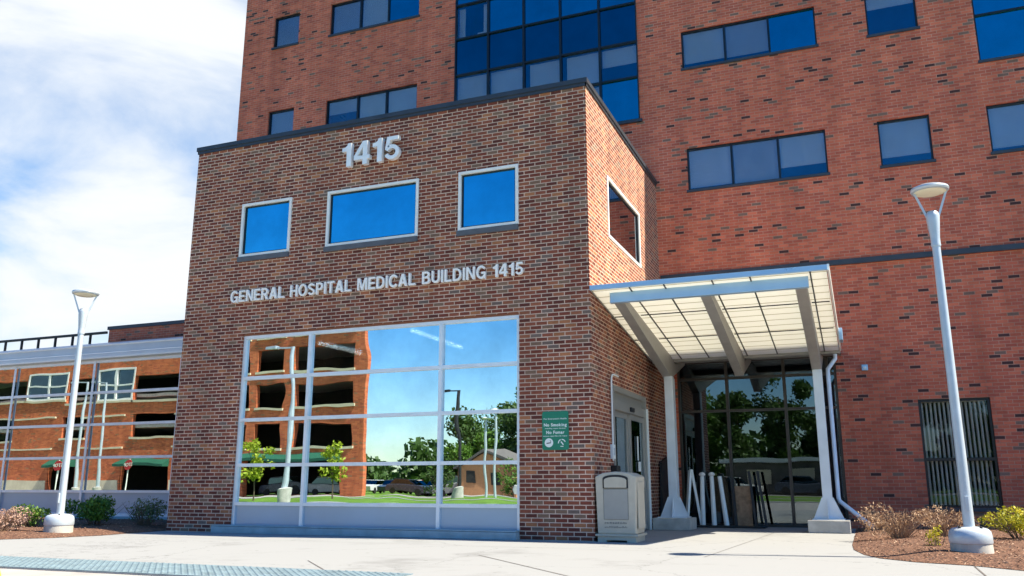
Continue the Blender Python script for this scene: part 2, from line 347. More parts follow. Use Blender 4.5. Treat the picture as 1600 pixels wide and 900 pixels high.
def build(mb, name, mat, parent=None, loc=None, smooth=False, bevel=0, fix=True):
    """mb is in world coordinates; the mesh origin becomes the root's location"""
    base = Vector(ROOT.get(parent.name, (0, 0, 0))) if parent else Vector(loc or (0, 0, 0))
    me = bpy.data.meshes.new(name); me.from_pydata([tuple(Vector(p)-base) for p in mb.v], [], mb.f); me.update()
    me.materials.append(MATS[mat]); ob = bpy.data.objects.new(name, me); C.objects.link(ob)
    if parent: ob.parent = parent; ROOT[ob.name] = base
    else: ob.location = base; ROOT[ob.name] = base
    if fix: finish(ob, smooth, bevel)
    return ob
def tag(o, label, cat, group=None):
    o['label'] = label; o['category'] = cat
    if group: o['group'] = group
    return o
def thing(name, label, cat, loc, group=None):
    o = bpy.data.objects.new(name, None); o.empty_display_size = .2; C.objects.link(o); o.location = loc; ROOT[o.name] = Vector(loc)
    return tag(o, label, cat, group)
def struct(mb, name, mat, kind='structure', **kw):
    o = build(mb, name, mat, **kw); o['kind'] = kind; return o
def copy_tree(o, loc, label=None, parent=None):
    c = o.copy(); C.objects.link(c)
    if parent: c.parent = parent
    else: c.location = loc
    if label: c['label'] = label
    for ch in list(o.children): copy_tree(ch, None, None, c)
    return c

def wall(mb, pl, a0, a1, z0, z1, d0, d1, holes):
    """solid wall with rectangular openings; d0 = outer depth, d1 = inner depth"""
    xs = sorted({a0, a1} | {min(max(h[i], a0), a1) for h in holes for i in (0, 1)})
    zs = sorted({z0, z1} | {min(max(h[i], z0), z1) for h in holes for i in (2, 3)})
    def solid(i, j):
        if i < 0 or j < 0 or i >= len(xs)-1 or j >= len(zs)-1: return False
        cx, cz = (xs[i]+xs[i+1])/2, (zs[j]+zs[j+1])/2
        return not any(h[0] < cx < h[1] and h[2] < cz < h[3] for h in holes)
    def P(a, d, z): return (a, d, z) if pl == 'y' else (d, a, z)
    for i in range(len(xs)-1):
        for j in range(len(zs)-1):
            if not solid(i, j): continue
            x0, x1, q0, q1 = xs[i], xs[i+1], zs[j], zs[j+1]
            for d in (d0, d1): mb.add([P(x0, d, q0), P(x1, d, q0), P(x1, d, q1), P(x0, d, q1)], [(0, 1, 2, 3)])
            if not solid(i-1, j): mb.add([P(x0, d0, q0), P(x0, d1, q0), P(x0, d1, q1), P(x0, d0, q1)], [(0, 1, 2, 3)])
            if not solid(i+1, j): mb.add([P(x1, d0, q0), P(x1, d1, q0), P(x1, d1, q1), P(x1, d0, q1)], [(0, 1, 2, 3)])
            if not solid(i, j-1): mb.add([P(x0, d0, q0), P(x1, d0, q0), P(x1, d1, q0), P(x0, d1, q0)], [(0, 1, 2, 3)])
            if not solid(i, j+1): mb.add([P(x0, d0, q1), P(x1, d0, q1), P(x1, d1, q1), P(x0, d1, q1)], [(0, 1, 2, 3)])
    return mb
def pane(mb, pl, a0, a1, z0, z1, d, th=.012):
    if pl == 'y': return mb.box(a0, a1, d, d+th, z0, z1)
    return mb.box(d-th, d, a0, a1, z0, z1)

W, H, D = 8.497, 7.704, 5.583
TX = -12.40

# ------------------------------------------------------------------ ground
struct(MB().box(-420, 420, -420, 420, -1.0, -.06), 'ground', 'lawn')
struct(MB().box(-60, 60, -6.32, 9, -.3, 0), 'sidewalk', 'concrete')
struct(MB().box(-160, 120, -19.5, -6.32, -.3, -.012), 'street', 'asphalt')
struct(MB().box(-160, 120, -21.4, -19.5, -.3, .02), 'far_sidewalk', 'concrete')
struct(MB().box(-100, -33, -47.9, -40, -.3, -.03), 'garage_drive', 'asphalt')
struct(MB().box(-32, 40, -58, -47, -.3, -.03), 'parking_lot', 'asphalt')
# curving path across the lawn behind the camera
pth = MB()
pp = [(-30, -40), (-24, -37), (-17, -35.5), (-9, -36.5), (0, -34), (12, -35)]
for (x0, y0), (x1, y1) in zip(pp, pp[1:]): pth.add([(x0, y0-.8, -.045), (x1, y1-.8, -.045), (x1, y1+.8, -.045), (x0, y0+.8, -.045)], [(0, 1, 2, 3)])
struct(pth, 'lawn_path', 'concrete')
# shallow score joints in the walk
jt = MB()
def strip(mb, a, b, w, z, h=.003):
    a = Vector((*a, 0)); b = Vector((*b, 0)); d = (b-a).normalized(); n = Vector((-d.y, d.x, 0))*w/2
    mb.add([(*(a-n).xy, z), (*(b-n).xy, z), (*(b+n).xy, z), (*(a+n).xy, z)], [(0, 1, 2, 3)])
strip(jt, (-.62, -3.02), (1.2, -4.98), .016, .004); strip(jt, (4.94, -2.45), (4.88, -6.3), .018, .004)
strip(jt, (1.2, -4.98), (2.4, -6.3), .016, .004); strip(jt, (2.35, 3.4), (2.05, -2.3), .008, .004)
for q in range(-4, 5):
    if q in (0,): continue
    a = Vector((-.62, -3.02))+Vector((.73, .68))*q*2.1; b = a+Vector((.68, -.73))*1.0*((a.y+6.3)/.73)
    if a.y < -1.6 and q < 1: strip(jt, a, b, .012, .004)
strip(jt, (-8.3, -1.55), (3.7, -1.6), .009, .004); strip(jt, (3.75, -4.1), (11.8, -4.15), .012, .004); strip(jt, (8.2, -3.4), (8.2, -6.3), .012, .004)
struct(jt, 'pavement_joint', 'joint_dark', fix=False)
# tactile paving at the kerb ramp: raised domes on a bluish strip
tp = MB(); tp.box(-9.5, -.28, -6.31, -5.36, -.02, .008)
dx, dy = Vector((-.68, .73, 0)).normalized(), Vector((.73, .68, 0)).normalized()
dm = MB()
for i in range(-70, 70):
    for j in range(-90, 60):
        p = Vector((-4.5, -5.85, 0)) + dx*i*.062 + dy*j*.062
        if -8.6 < p.x < -.33 and -6.27 < p.y < -5.4:
            o = len(dm.v)
            for r_, z in ((.021, .0075), (.013, .016)):
                for k in range(6): a = k*math.pi/3; dm.v.append((p.x+r_*math.cos(a), p.y+r_*math.sin(a), z))
            for k in range(6): dm.f.append((o+k, o+(k+1) % 6, o+6+(k+1) % 6, o+6+k))
            dm.f.append(tuple(o+6+k for k in range(6)))
tpo = struct(tp, 'tactile_paving', 'tactile'); d_ = build(dm, 'raised_domes', 'tactile', tpo, fix=False)
struct(MB().add([(-5.3, -6.34, -.008), (-4.75, -6.34, -.008), (-4.0, -6.9, -.008), (-4.55, -6.9, -.008)], [(0, 1, 2, 3)]), 'road_marking', 'road_yellow')

# mulch beds: low uneven mounds
def bed(name, poly, seed, nchip):
    r_ = random.Random(seed)
    xs = [p[0] for p in poly]; ys = [p[1] for p in poly]
    def inside(x, y):
        c = False; n = len(poly)
        for i in range(n):
            x1, y1 = poly[i]; x2, y2 = poly[(i+1) % n]
            if (y1 > y) != (y2 > y) and x < (x2-x1)*(y-y1)/(y2-y1)+x1: c = not c
        return c
    def edge(x, y):
        m_ = 9
        for i in range(len(poly)):
            a = Vector(poly[i]); b = Vector(poly[(i+1) % len(poly)]); t_ = max(0, min(1, (Vector((x, y))-a).dot(b-a)/(b-a).length_squared))
            m_ = min(m_, (a+(b-a)*t_-Vector((x, y))).length)
        return m_
    def hz(x, y): return .010 + .07*min(1, edge(x, y)/.7) + .012*math.sin(x*5+seed)*math.cos(y*4.3)
    bm = bmesh.new(); vs = [bm.verts.new((*p, .006)) for p in poly]; f = bm.faces.new(vs)
    bmesh.ops.triangulate(bm, faces=[f])
    for _ in range(6):
        es = [e for e in bm.edges if e.calc_length() > .22]
        if es: bmesh.ops.subdivide_edges(bm, edges=es, cuts=1); bmesh.ops.triangulate(bm, faces=[f for f in bm.faces if len(f.verts) > 3])
    for v in bm.verts: v.co.z = hz(v.co.x, v.co.y) if edge(v.co.x, v.co.y) > .01 else .006
    me = bpy.data.meshes.new(name); bm.to_mesh(me); bm.free(); me.materials.append(MATS['mulch'])
    o = bpy.data.objects.new(name, me); C.objects.link(o); o['kind'] = 'structure'
    for p in me.polygons: p.use_smooth = True
    ch = MB()
    k = 0
    while k < nchip:
        x = r_.uniform(min(xs), max(xs)); y = r_.uniform(min(ys), max(ys))
        if not inside(x, y): continue
        k += 1
        z = hz(x, y)+r_.uniform(.0, .012); l = r_.uniform(.015, .045); w = r_.uniform(.006, .016); a = r_.uniform(0, 6.3); ti = r_.uniform(-.5, .6)
        d = Vector((math.cos(a), math.sin(a), ti)).normalized()
        ch.bar(Vector((x, y, z))-d*l/2, Vector((x, y, z))+d*l/2, w, .005)
    c = build(ch, 'mulch_chips', 'mulch_chip', fix=False); c['kind'] = 'stuff'
    return hz
bed('mulch_bed', [(3.72, 5.56), (3.71, 2.9), (3.69, .6), (3.72, -.4), (3.85, -1.25), (4.02, -1.72), (4.38, -2.12), (4.93, -2.38), (5.4, -2.85), (6.2, -3.2), (11.8, -3.4), (11.8, 5.56)], 3, 5200)
bed('mulch_bed', [(-22, -4.3), (-10, -3.6), (-9.1, -3.1), (-8.62, -2.4), (-8.4, -1.6), (-8.52, -.5), (-8.51, 0.32), (-8.51, 3.24), (-22, 3.24)], 5, 3200)

# ------------------------------------------------------------------ entrance building
eb = thing('entrance_building', 'dark brown brick two-storey entrance block with large mirrored shop-like window', 'building', (-W/2, D/2, 0))
BW = (-7.02, -1.255, 0.05, 3.705)                    # big window opening
SW = [(-7.24, -6.045), (-5.21, -3.233), (-2.415, -1.26)]
ST, SB = 6.375, 5.27
DOOR = (1.2, 3.68, 0.0, 2.55)
SIDEW = (1.24, 3.74, 5.24, 6.43)
mb = MB()
wall(mb, 'y', -W, 0, 0, H, 0, .3, [BW] + [(a, b_, SB, ST) for a, b_ in SW])
wall(mb, 'x', .3, D-.002, 0, H, 0, -.3, [DOOR, SIDEW])
wall(mb, 'x', .3, 3.3, 0, H, -W, -W+.3, [])
wall(mb, 'x', 3.3, D-.002, 0, H, -W, -W+.3, [])
wo = build(mb, 'brick_wall', 'entrance_brick', eb)
cp = MB(); cp.box(-W-.04, .04, -.04, .34, H, H+.085); cp.box(-.34, .04, .34, D-.004, H, H+.085); cp.box(-W-.04, -W+.34, .34, D-.004, H, H+.085)
cp.box(-W-.02, .02, -.02, -.001, H-.06, H); cp.box(.001, .02, -.02, D-.004, H-.06, H); cp.box(-W-.02, -W-.001, -.02, D-.004, H-.06, H)
build(cp, 'coping', 'coping_metal', eb)
build(MB().box(-W+.3, -.3, .3, D-.004, H-.5, H-.3), 'flat_roof', 'roof_shingle', eb)
build(MB().box(-W+.3, -.3, .3, D-.004, 4.12, 4.3), 'ceiling', 'room_wall', eb)
build(MB().box(-W+.3, -.3, .3, D-.004, .001, .03), 'interior_floor', 'interior_floor', eb)
build(MB().box(-W+.32, -.32, D-.3, D-.02, .03, 4.11), 'inner_wall', 'room_wall', eb)
for x, y0, y1 in ((-4.79, 2.7, 5.2), (-7.6, 3.4, 5.2)):
    build(MB().box(x-.03, x+.03, y0, y1, 4.05, 4.118), 'ceiling_light', 'strip_light', eb)
# exposed shelf angle above the big window
build(MB().box(BW[0], BW[1], .03, .1, BW[3]-.03, BW[3]-.001), 'lintel', 'wall_clay', eb)
# big window
bw = build(MB().frame('y', BW[0]+.003, BW[1]-.003, BW[2], BW[3]-.033, .055, .045, .16), 'window', 'aluminium', eb)
fm = MB()
MX = [-5.483, -2.746]; TZ = [.515, 1.215, 2.056, 2.85]
for x in MX: fm.box(x-.032, x+.032, .04, .155, .106, BW[3]-.089)
for z in TZ:
    xs_ = [BW[0]+.06]+[q for x in MX for q in (x-.033, x+.033)]+[BW[1]-.06]
    for i in range(0, len(xs_), 2): fm.box(xs_[i], xs_[i+1], .044, .15, z-.03, z+.03)
build(fm, 'mullions', 'aluminium', bw)
gl_ = MB(); pane(gl_, 'y', BW[0]+.04, BW[1]-.04, .54, BW[3]-.06, .1); build(gl_, 'glass', 'front_glass', bw)
build(MB().box(BW[0]+.05, BW[1]-.05, .085, .12, .09, .5), 'base_panel', 'panel_metal', bw)
build(MB().box(-7.30, BW[1]-.004, -.16, .04, 0.001, .115).box(-7.30, BW[1]-.004, -.16, .04, .121, .14), 'stone_ledge', 'slab_stone', eb, bevel=.006)
for a, b_ in SW:
    w_ = build(MB().frame('y', a-.002, b_+.002, SB-.002, ST+.002, .052, -.03, .09), 'window', 'white_frame', eb, bevel=.004)
    g_ = MB(); pane(g_, 'y', a+.05, b_-.05, SB+.05, ST-.05, .035); build(g_, 'glass', 'small_glass', w_)
    build(MB().frame('y', a+.058, b_-.058, SB+.058, ST-.058, .018, .012, .034), 'gasket', 'black_plastic', w_)
    build(MB().box(a-.02, b_+.0, -.045, .02, SB-.10, SB-.004), 'sill', 'sill_stone', w_)
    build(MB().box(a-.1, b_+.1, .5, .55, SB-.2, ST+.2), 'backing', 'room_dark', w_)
w_ = build(MB().frame('x', SIDEW[0], SIDEW[1], SIDEW[2], SIDEW[3], .055, -.09, .02), 'window', 'white_frame', eb, bevel=.004)
g_ = MB(); pane(g_, 'x', SIDEW[0]+.06, SIDEW[1]-.06, SIDEW[2]+.06, SIDEW[3]-.06, -.03); build(g_, 'glass', 'side_glass', w_)
build(MB().frame('x', SIDEW[0]+.065, SIDEW[1]-.065, SIDEW[2]+.065, SIDEW[3]-.065, .03, -.03, -.005), 'gasket', 'black_plastic', w_)
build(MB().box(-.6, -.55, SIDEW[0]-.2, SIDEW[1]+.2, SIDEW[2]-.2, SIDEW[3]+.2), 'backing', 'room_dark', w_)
# sliding door in the side wall
y0, y1, _, z1 = DOOR
dr = build(MB().box(-.12, .03, y0, y0+.07, .005, z1).box(-.12, .03, y1-.09, y1, .005, z1).box(-.12, .025, y0+.07, y1-.09, z1-.09, z1)
           .box(-.12, .028, y0+.07, y1-.09, 2.14, 2.30), 'sliding_door', 'door_metal', eb, bevel=.003)
build(MB().box(-.08, -.05, y0+.07, y1-.09, 2.30, z1-.09), 'transom_panel', 'door_metal', dr)
ym = (y0+y1)/2
for a, b_, d in ((y0+.07, ym, -.05), (ym, y1-.09, -.01)):
    lf = MB(); lf.frame('x', a+.004, b_, .02, 2.135, .10, d-.04, d); lf.box(d-.04, d, a+.1, b_-.1, .80, .92)
    l_ = build(lf, 'door_leaf', 'door_metal', dr)
    g_ = MB(); pane(g_, 'x', a+.09, b_-.09, .1, 2.06, d-.015); build(g_, 'glass', 'door_glass', l_)
build(MB().box(.029, .07, ym-.12, ym+.12, 2.17, 2.25), 'motion_sensor', 'black_plastic', dr, bevel=.01)
build(MB().box(-.005, 0.0, ym+.55, ym+.75, 1.1, 1.28).box(-.005, 0, ym+.5, ym+.6, 1.3, 1.75), 'door_sticker', 'white_plastic', dr)
build(MB().box(.031, .06, y1-.05, y1+.02, .005, 2.32), 'door_trim', 'white_plastic', dr)
# conduit and devices on the side wall
cd = thing('conduit_pipe', 'thin white conduit pipe bent over beside the sliding door', 'pipe', (.03, 1.08, 1.2))
build(MB().tube([(.03, 1.08, 1.25), (.03, 1.08, 2.58), (.03, 1.10, 2.67), (.03, 1.17, 2.72), (.03, 1.26, 2.73), (.03, 1.55, 2.73)], .016, 8), 'pipe', 'white_plastic', cd, smooth=True)
build(MB().box(.001, .05, 1.0, 1.16, 1.28, 1.52), 'switch_box', 'white_plastic', cd, bevel=.006)
build(MB().box(.05, .056, 1.04, 1.12, 1.34, 1.46), 'switch_plate', 'lamp_paint', cd)
tag(build(MB().box(.001, .11, 1.0, 1.24, 1.0, 1.17), 'ash_receptacle', 'black_plastic', loc=(0, 1.1, 1.0), bevel=.015), 'small black box fixed to brick wall under the white conduit', 'wall box')
tag(build(MB().box(.001, .07, 1.5, 1.62, 1.30, 1.5), 'card_reader', 'lamp_paint', loc=(0, 1.5, 1.3), bevel=.015), 'small pale card reader beside the sliding door frame', 'card reader') if False else None

# ------------------------------------------------------------------ lettering
# bold grotesque capitals and figures drawn as outlines (cap height 1, stroke T)
T = .165
def arc(cx, cy, rx, ry, a0, a1, n=14): return [(cx+rx*math.cos(R(a0+(a1-a0)*k/n)), cy+ry*math.sin(R(a0+(a1-a0)*k/n))) for k in range(n+1)]
def stroke(path, t=T):
    P = [Vector(p) for p in path]; L_, Rr = [], []
    for i, p in enumerate(P):
        d0 = (p-P[i-1]).normalized() if i else (P[1]-P[0]).normalized()
        d1 = (P[i+1]-p).normalized() if i < len(P)-1 else d0
        n0 = Vector((-d0.y, d0.x)); n1 = Vector((-d1.y, d1.x)); m_ = (n0+n1).normalized(); k = t/2/max(.4, m_.dot(n0))
        L_.append(tuple(p+m_*k)); Rr.append(tuple(p-m_*k))
    return L_+Rr[::-1]
h_ = T/2; th = T*.88
G_ = {}
G_['I'] = [[(0, 0), (T, 0), (T, 1), (0, 1)]]
G_['L'] = [[(0, 0), (.60, 0), (.60, th), (T, th), (T, 1), (0, 1)]]
G_['T'] = [[(.33-h_, 0), (.33+h_, 0), (.33+h_, 1-th), (.66, 1-th), (.66, 1), (0, 1), (0, 1-th), (.33-h_, 1-th)]]
G_['E'] = [[(0, 0), (.63, 0), (.63, th), (T, th), (T, .43), (.58, .43), (.58, .43+th), (T, .43+th), (T, 1-th), (.62, 1-th), (.62, 1), (0, 1)]]
G_['H'] = [[(0, 0), (T, 0), (T, .43), (.73-T, .43), (.73-T, 0), (.73, 0), (.73, 1), (.73-T, 1), (.73-T, .43+th), (T, .43+th), (T, 1), (0, 1)]]
G_['N'] = [[(0, 0), (T, 0), (T, .70), (.73-T*1.05, 0), (.73, 0), (.73, 1), (.73-T, 1), (.73-T, .30), (T*1.05, 1), (0, 1)]]
G_['M'] = [[(0, 0), (T*.95, 0), (T*.95, .74), (.46-h_, 0), (.46+h_, 0), (.92-T*.95, .74), (.92-T*.95, 0), (.92, 0), (.92, 1), (.92-T*1.35, 1), (.46, .30), (T*1.35, 1), (0, 1)]]
G_['A'] = [[(0, 0), (.20, 0), (.267, .20), (.533, .20), (.60, 0), (.80, 0), (.51, 1), (.29, 1)], [(.318, .36), (.482, .36), (.40, .66)]]
G_['U'] = [stroke([(h_, 1)] + arc(.36, .36, .36-h_, .36-h_, 180, 360) + [(.72-h_, 1)])]
G_['D'] = [[(0, 0)] + arc(.32, .5, .42, .5, -90, 90) + [(0, 1)], [(T, th), (T, 1-th)] + arc(.30, .5, .42-T+.02, .5-th, 90, -90)]
G_['P'] = [[(0, 0), (T, 0), (T, .36)] + arc(.38, .68, .30, .32, -90, 90) + [(0, 1)], [(T, .36+th), (T, 1-th)] + arc(.36, .68, .135, .32-th, 90, -90)]
G_['R'] = [[(0, 0), (T, 0), (T, .38), (.34, .38), (.50, 0), (.72, 0), (.535, .43)] + arc(.39, .70, .30, .30, -55, 90) + [(0, 1)], [(T, .38+th), (T, 1-th)] + arc(.37, .70, .135, .30-th, 90, -60)]
G_['B'] = [[(0, 0)] + arc(.42, .285, .30, .285, -90, 62) + arc(.39, .745, .28, .255, -40, 90) + [(0, 1)], [(T, th), (T, .46)] + arc(.40, .30, .135, .155, 80, -90), [(T, .46+th*.75), (T, 1-th)] + arc(.38, .735, .115, .115, 90, -80)]
G_['O'] = [arc(.42, .5, .42, .52, 0, 345, 23), arc(.42, .5, .42-T, .52-th, 0, 345, 23)]
G_['C'] = [stroke(arc(.42, .5, .42-h_, .52-th/2, 38, 322, 26))]
G_['G'] = [stroke(arc(.42, .5, .42-h_, .52-th/2, 38, 318, 26) + [(.80-h_, .10), (.80-h_, .44), (.44, .44)], T*.95)]
G_['S'] = [stroke(arc(.345, .735, .245, .19, 15, 180, 12) + arc(.345, .70, .245, .13, 190, 250, 4) + [(.345, .52)] + arc(.36, .30, .25, .15, 70, 0, 5) + arc(.355, .27, .255, .195, -10, -168, 12), T*.92)]
G_['1'] = [[(.20, 0), (.40, 0), (.40, 1), (.25, 1), (.21, .90), (.12, .83), (0, .81), (0, .66), (.20, .66)]]
G_['4'] = [[(.38, 0), (.57, 0), (.57, .22), (.68, .22), (.68, .38), (.57, .38), (.57, 1), (.37, 1), (0, .40), (0, .22), (.38, .22)], [(.15, .38), (.38, .38), (.38, .74)]]
G_['5'] = [stroke([(.60, .915), (.19, .915), (.125, .50)] + arc(.325, .335, .24, .235, 140, -160, 18), T*.93)]
def bold_glyph(c):
    cu = bpy.data.curves.new('g', 'CURVE'); cu.dimensions = '2D'; cu.fill_mode = 'BOTH'; cu.extrude = .5
    for pl_ in G_[c]:
        sp = cu.splines.new('POLY'); sp.points.add(len(pl_)-1); sp.use_cyclic_u = True
        for q, p in zip(sp.points, pl_): q.co = (p[0], p[1], 0, 1)
    o = bpy.data.objects.new('g', cu); C.objects.link(o)
    dg = bpy.context.evaluated_depsgraph_get(); me = bpy.data.meshes.new_from_object(o.evaluated_get(dg))
    vs = [tuple(v.co) for v in me.vertices]; fs = [tuple(p.vertices) for p in me.polygons]
    bpy.data.objects.remove(o); bpy.data.curves.remove(cu); bpy.data.meshes.remove(me)
    x0 = min(v[0] for v in vs); x1 = max(v[0] for v in vs)
    return [(v[0]-x0, v[1], v[2]) for v in vs], fs, x1-x0
GL = {}
def glyph(ch, off):
    k = (ch, off)
    if k in GL: return GL[k]
    if off == 'bold': GL[k] = bold_glyph(ch); return GL[k]
    cu = bpy.data.curves.new('g', 'FONT'); cu.body = ch; cu.size = 1; cu.extrude = .5; cu.offset = off; cu.resolution_u = 4
    o = bpy.data.objects.new('g', cu); C.objects.link(o)
    dg = bpy.context.evaluated_depsgraph_get(); me = bpy.data.meshes.new_from_object(o.evaluated_get(dg))
    vs = [tuple(v.co) for v in me.vertices]; fs = [tuple(p.vertices) for p in me.polygons]
    bpy.data.objects.remove(o); bpy.data.curves.remove(cu); bpy.data.meshes.remove(me)
    x0 = min(v[0] for v in vs); x1 = max(v[0] for v in vs)
    GL[k] = ([(v[0]-x0, v[1], v[2]) for v in vs], fs, x1-x0); return GL[k]
bpy.context.view_layer.update()
CAP = max(v[1] for v in glyph('H', .02)[0]); CAPB = min(v[1] for v in glyph('H', .02)[0])
def letters(text, x0, x1, z0, h, depth, y, parent, mat, off=.02, name='letter', wordgap=.5, one=False, pl=None):
    cap, cb_ = (1.0, 0.0) if off == 'bold' else (CAP, CAPB)
    s = h/(cap-cb_); wsum = sum(glyph(c, off)[2]*s for c in text if c != ' '); nsp = text.count(' ')
    ng = sum(1 for a, b_ in zip(text, text[1:]) if a != ' ' and b_ != ' '); gap = .13*h; wg = .62*h
    kx = ((x1-x0) - ng*gap - nsp*wg)/wsum; cur = x0; allm = MB()
    for i, c in enumerate(text):
        if c == ' ': cur += wg - gap; continue
        vs, fs, w = glyph(c, off)
        m_ = MB() if not one else allm
        m_.add([(cur+v[0]*s*kx, y - v[2]*depth, z0+(v[1]-cb_)*s) for v in vs], fs)
        if not one: build(m_, name, mat, parent)
        cur += w*s*kx + gap
    if one: return build(allm, name, mat, parent)
s1 = thing('address_numerals', 'large silver metal numerals 1415 high on the dark brick block', 'sign', (-4.2, 0, 6.8))
letters('1415', -4.86, -3.61, 6.79, .475, .09, -.075, s1, 'letter_steel', 'bold', 'numeral')
for x in (-4.7, -4.35, -4.0, -3.75): build(MB().tube([(x, -.04, 7.0), (x, .0, 7.0)], .01, 6), 'standoff', 'dark_steel', s1)
s2 = thing('building_name_sign', 'row of white letters reading GENERAL HOSPITAL MEDICAL BUILDING 1415', 'sign', (-4.25, 0, 4.34))
letters('GENERAL HOSPITAL MEDICAL BUILDING 1415', -7.335, -1.16, 4.345, .226, .05, -.04, s2, 'letter_white', 'bold')
# green smoking notice
gs = thing('smoking_notice', 'green no smoking notice in two languages on brick pier', 'sign', (-.62, 0, 1.4))
bm_ = MB(); x0, x1, z0, z1 = -.85, -.40, 1.40, 2.015; r_ = .035; poly = []
for cx_, cz_, a0 in ((x1-r_, z1-r_, 0), (x0+r_, z1-r_, 90), (x0+r_, z0+r_, 180), (x1-r_, z0+r_, 270)):
    for k in range(5): a = R(a0+k*22.5); poly.append((cx_+r_*math.cos(a), cz_+r_*math.sin(a)))
bm_.prism(poly, 'y', -.014, -.002); build(bm_, 'sign_board', 'sign_green', gs)
letters("For Everyone's Health", -.82, -.43, 1.885, .024, .002, -.0155, gs, 'sign_white', .01, 'lettering', one=True)
letters("No Smoking", -.82, -.43, 1.775, .05, .002, -.0155, gs, 'sign_white', .03, 'lettering', one=True)
letters("including vapor devices", -.80, -.45, 1.735, .018, .002, -.0155, gs, 'sign_white', .01, 'lettering', one=True)
letters("No Fumar", -.78, -.47, 1.655, .05, .002, -.0155, gs, 'sign_white', .03, 'lettering', one=True)
letters("incluso cigarrillos de vapor", -.83, -.42, 1.613, .018, .002, -.0155, gs, 'sign_white', .01, 'lettering', one=True)
disc = MB(); disc.prism([(-.735+.072*math.cos(a*.2618), 1.515+.072*math.sin(a*.2618)) for a in range(24)], 'y', -.018, -.0145)
dd = build(disc, 'pictogram_disc', 'sign_white', gs)
build(MB().bar((-.775, -.0195, 1.505), (-.70, -.0195, 1.515), .003, .014).bar((-.70, -.0195, 1.53), (-.715, -.0195, 1.555), .003, .008), 'cigarette_pictogram', 'black_plastic', dd)
lg = MB()
for k in range(9):
    a = R(20+k*18); b2 = R(20+(k+1)*18); cx_, cz_ = -.515, 1.505
    if k in (4,): continue
    lg.bar((cx_+.06*math.cos(a), -.0165, cz_+.06*math.sin(a)), (cx_+.06*math.cos(b2), -.0165, cz_+.06*math.sin(b2)), .003, .016)
lg.bar((-.53, -.0165, 1.53), (-.49, -.0165, 1.48), .003, .018).bar((-.54, -.0165, 1.455), (-.49, -.0165, 1.455), .003, .013)
build(lg, 'emblem', 'sign_white', gs)

# ------------------------------------------------------------------ hospital tower
tw = thing('hospital_tower', 'tall red brick hospital tower with dark framed windows behind the entrance block', 'building', (1, D+5, 0))
FL = 3.03
wins = []                                             # x0, x1, z0, z1, mullions, blinds [(x0,x1,fraction down)], glass
def row(z0, z1): return z0, z1
r2, r3, r4 = (13.54, 14.55), (10.52, 11.50), (7.46, 8.49)
for (z0, z1), bl in ((r2, (.97,)), (r3, (1.0,))): wins.append((-11.31, -10.41, z0, z1, [], bl))
wins.append((-9.32, -6.40, *r2, [-8.33, -7.41], (.97, .9, 0)))
wins.append((-9.32, -6.40, *r3, [-8.30, -7.38], (.42, 1, 1)))
wins.append((.758, 3.80, *r3, [1.765, 2.77], (.84, .86, .0)))
wins.append((4.856, 5.87, *r3, [], (.3,)))
wins.append((.758, 3.80, *r4, [1.766, 2.787], (.93, .97, .72)))
wins.append((4.856, 5.87, *r4, [], (.8,)))
wins.append((6.933, 9.98, *r4, [7.95, 8.97], (.9, .9, .9)))
wins.append((6.933, 9.98, 9.50, 13.7, [7.95, 8.97], None))
CW = (-5.27, -.305, 9.40, 15.7)                       # curtain wall
LB = (.30, 3.60, 0.0, 3.49)                           # lobby glazing
LW = (5.065, 6.335, .42, 2.50)                        # lower window
TH = 16.4
holes = [(w[0], w[1], w[2], w[3]) for w in wins] + [CW, LB, LW]
mb = MB(); wall(mb, 'y', TX, 14, 0, TH, D, D+.3, holes)
wall(mb, 'x', D+.3, D+16, 0, TH, TX, TX+.3, []); wall(mb, 'x', D+.3, D+16, 0, TH, 13.7, 14, [])
wall(mb, 'y', TX+.3, 13.7, 0, TH, D+15.7, D+16, [])
build(mb, 'brick_wall', 'tower_brick', tw)
build(MB().box(TX+.3, 13.7, D+.3, D+15.7, TH-.4, TH-.2), 'flat_roof', 'roof_shingle', tw)
build(MB().frame('y', TX-.04, 14.04, TH, TH+.1, .02, D-.04, D+.3).box(TX-.04, 14.04, D-.04, D+.34, TH, TH+.1), 'coping', 'coping_metal', tw)
build(MB().box(.04, 14.0, D-.07, D-.002, 5.375, 5.485), 'ledge_band', 'coping_metal', tw)
def tower_window(x0, x1, z0, z1, mull, blinds, gm='tower_glass', rows=()):
    f = MB().frame('y', x0, x1, z0, z1, .035, D+.05, D+.14)
    for x in mull: f.box(x-.022, x+.022, D+.05, D+.14, z0+.035, z1-.035)
    xs_ = [x0+.035]+[q for x in mull for q in (x-.023, x+.023)]+[x1-.035]
    for z in rows:
        for i in range(0, len(xs_), 2): f.box(xs_[i], xs_[i+1], D+.052, D+.135, z-.022, z+.022)
    w_ = build(f, 'window', 'bronze_frame', tw)
    build(MB().box(x0-.03, x1+.03, D-.04, D+.06, z0-.06, z0-.002), 'sill', 'coping_metal', w_)
    edges = [x0]+list(mull)+[x1]
    for i, (a, b_) in enumerate(zip(edges, edges[1:])):
        bl = blinds[i] if blinds else 0
        g_ = MB(); pane(g_, 'y', a+.02, b_-.02, z0+.02, z1-.02, D+.09); build(g_, 'glass', gm if bl > .1 else 'clear_tower_glass', w_)
        if bl > .1: build(MB().box(a+.03, b_-.03, D+.15, D+.156, z1-.02-(z1-z0-.04)*bl, z1-.02), 'blind', 'blind_white' if (i+int(x0*3)) % 3 else 'blind_grey', w_)
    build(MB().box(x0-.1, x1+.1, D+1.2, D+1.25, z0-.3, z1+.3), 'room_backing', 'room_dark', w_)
    return w_
for x0, x1, z0, z1, mu, bl in wins:
    tower_window(x0, x1, z0, z1, mu, bl, rows=(10.57, 11.6, 12.65) if bl is None else ())
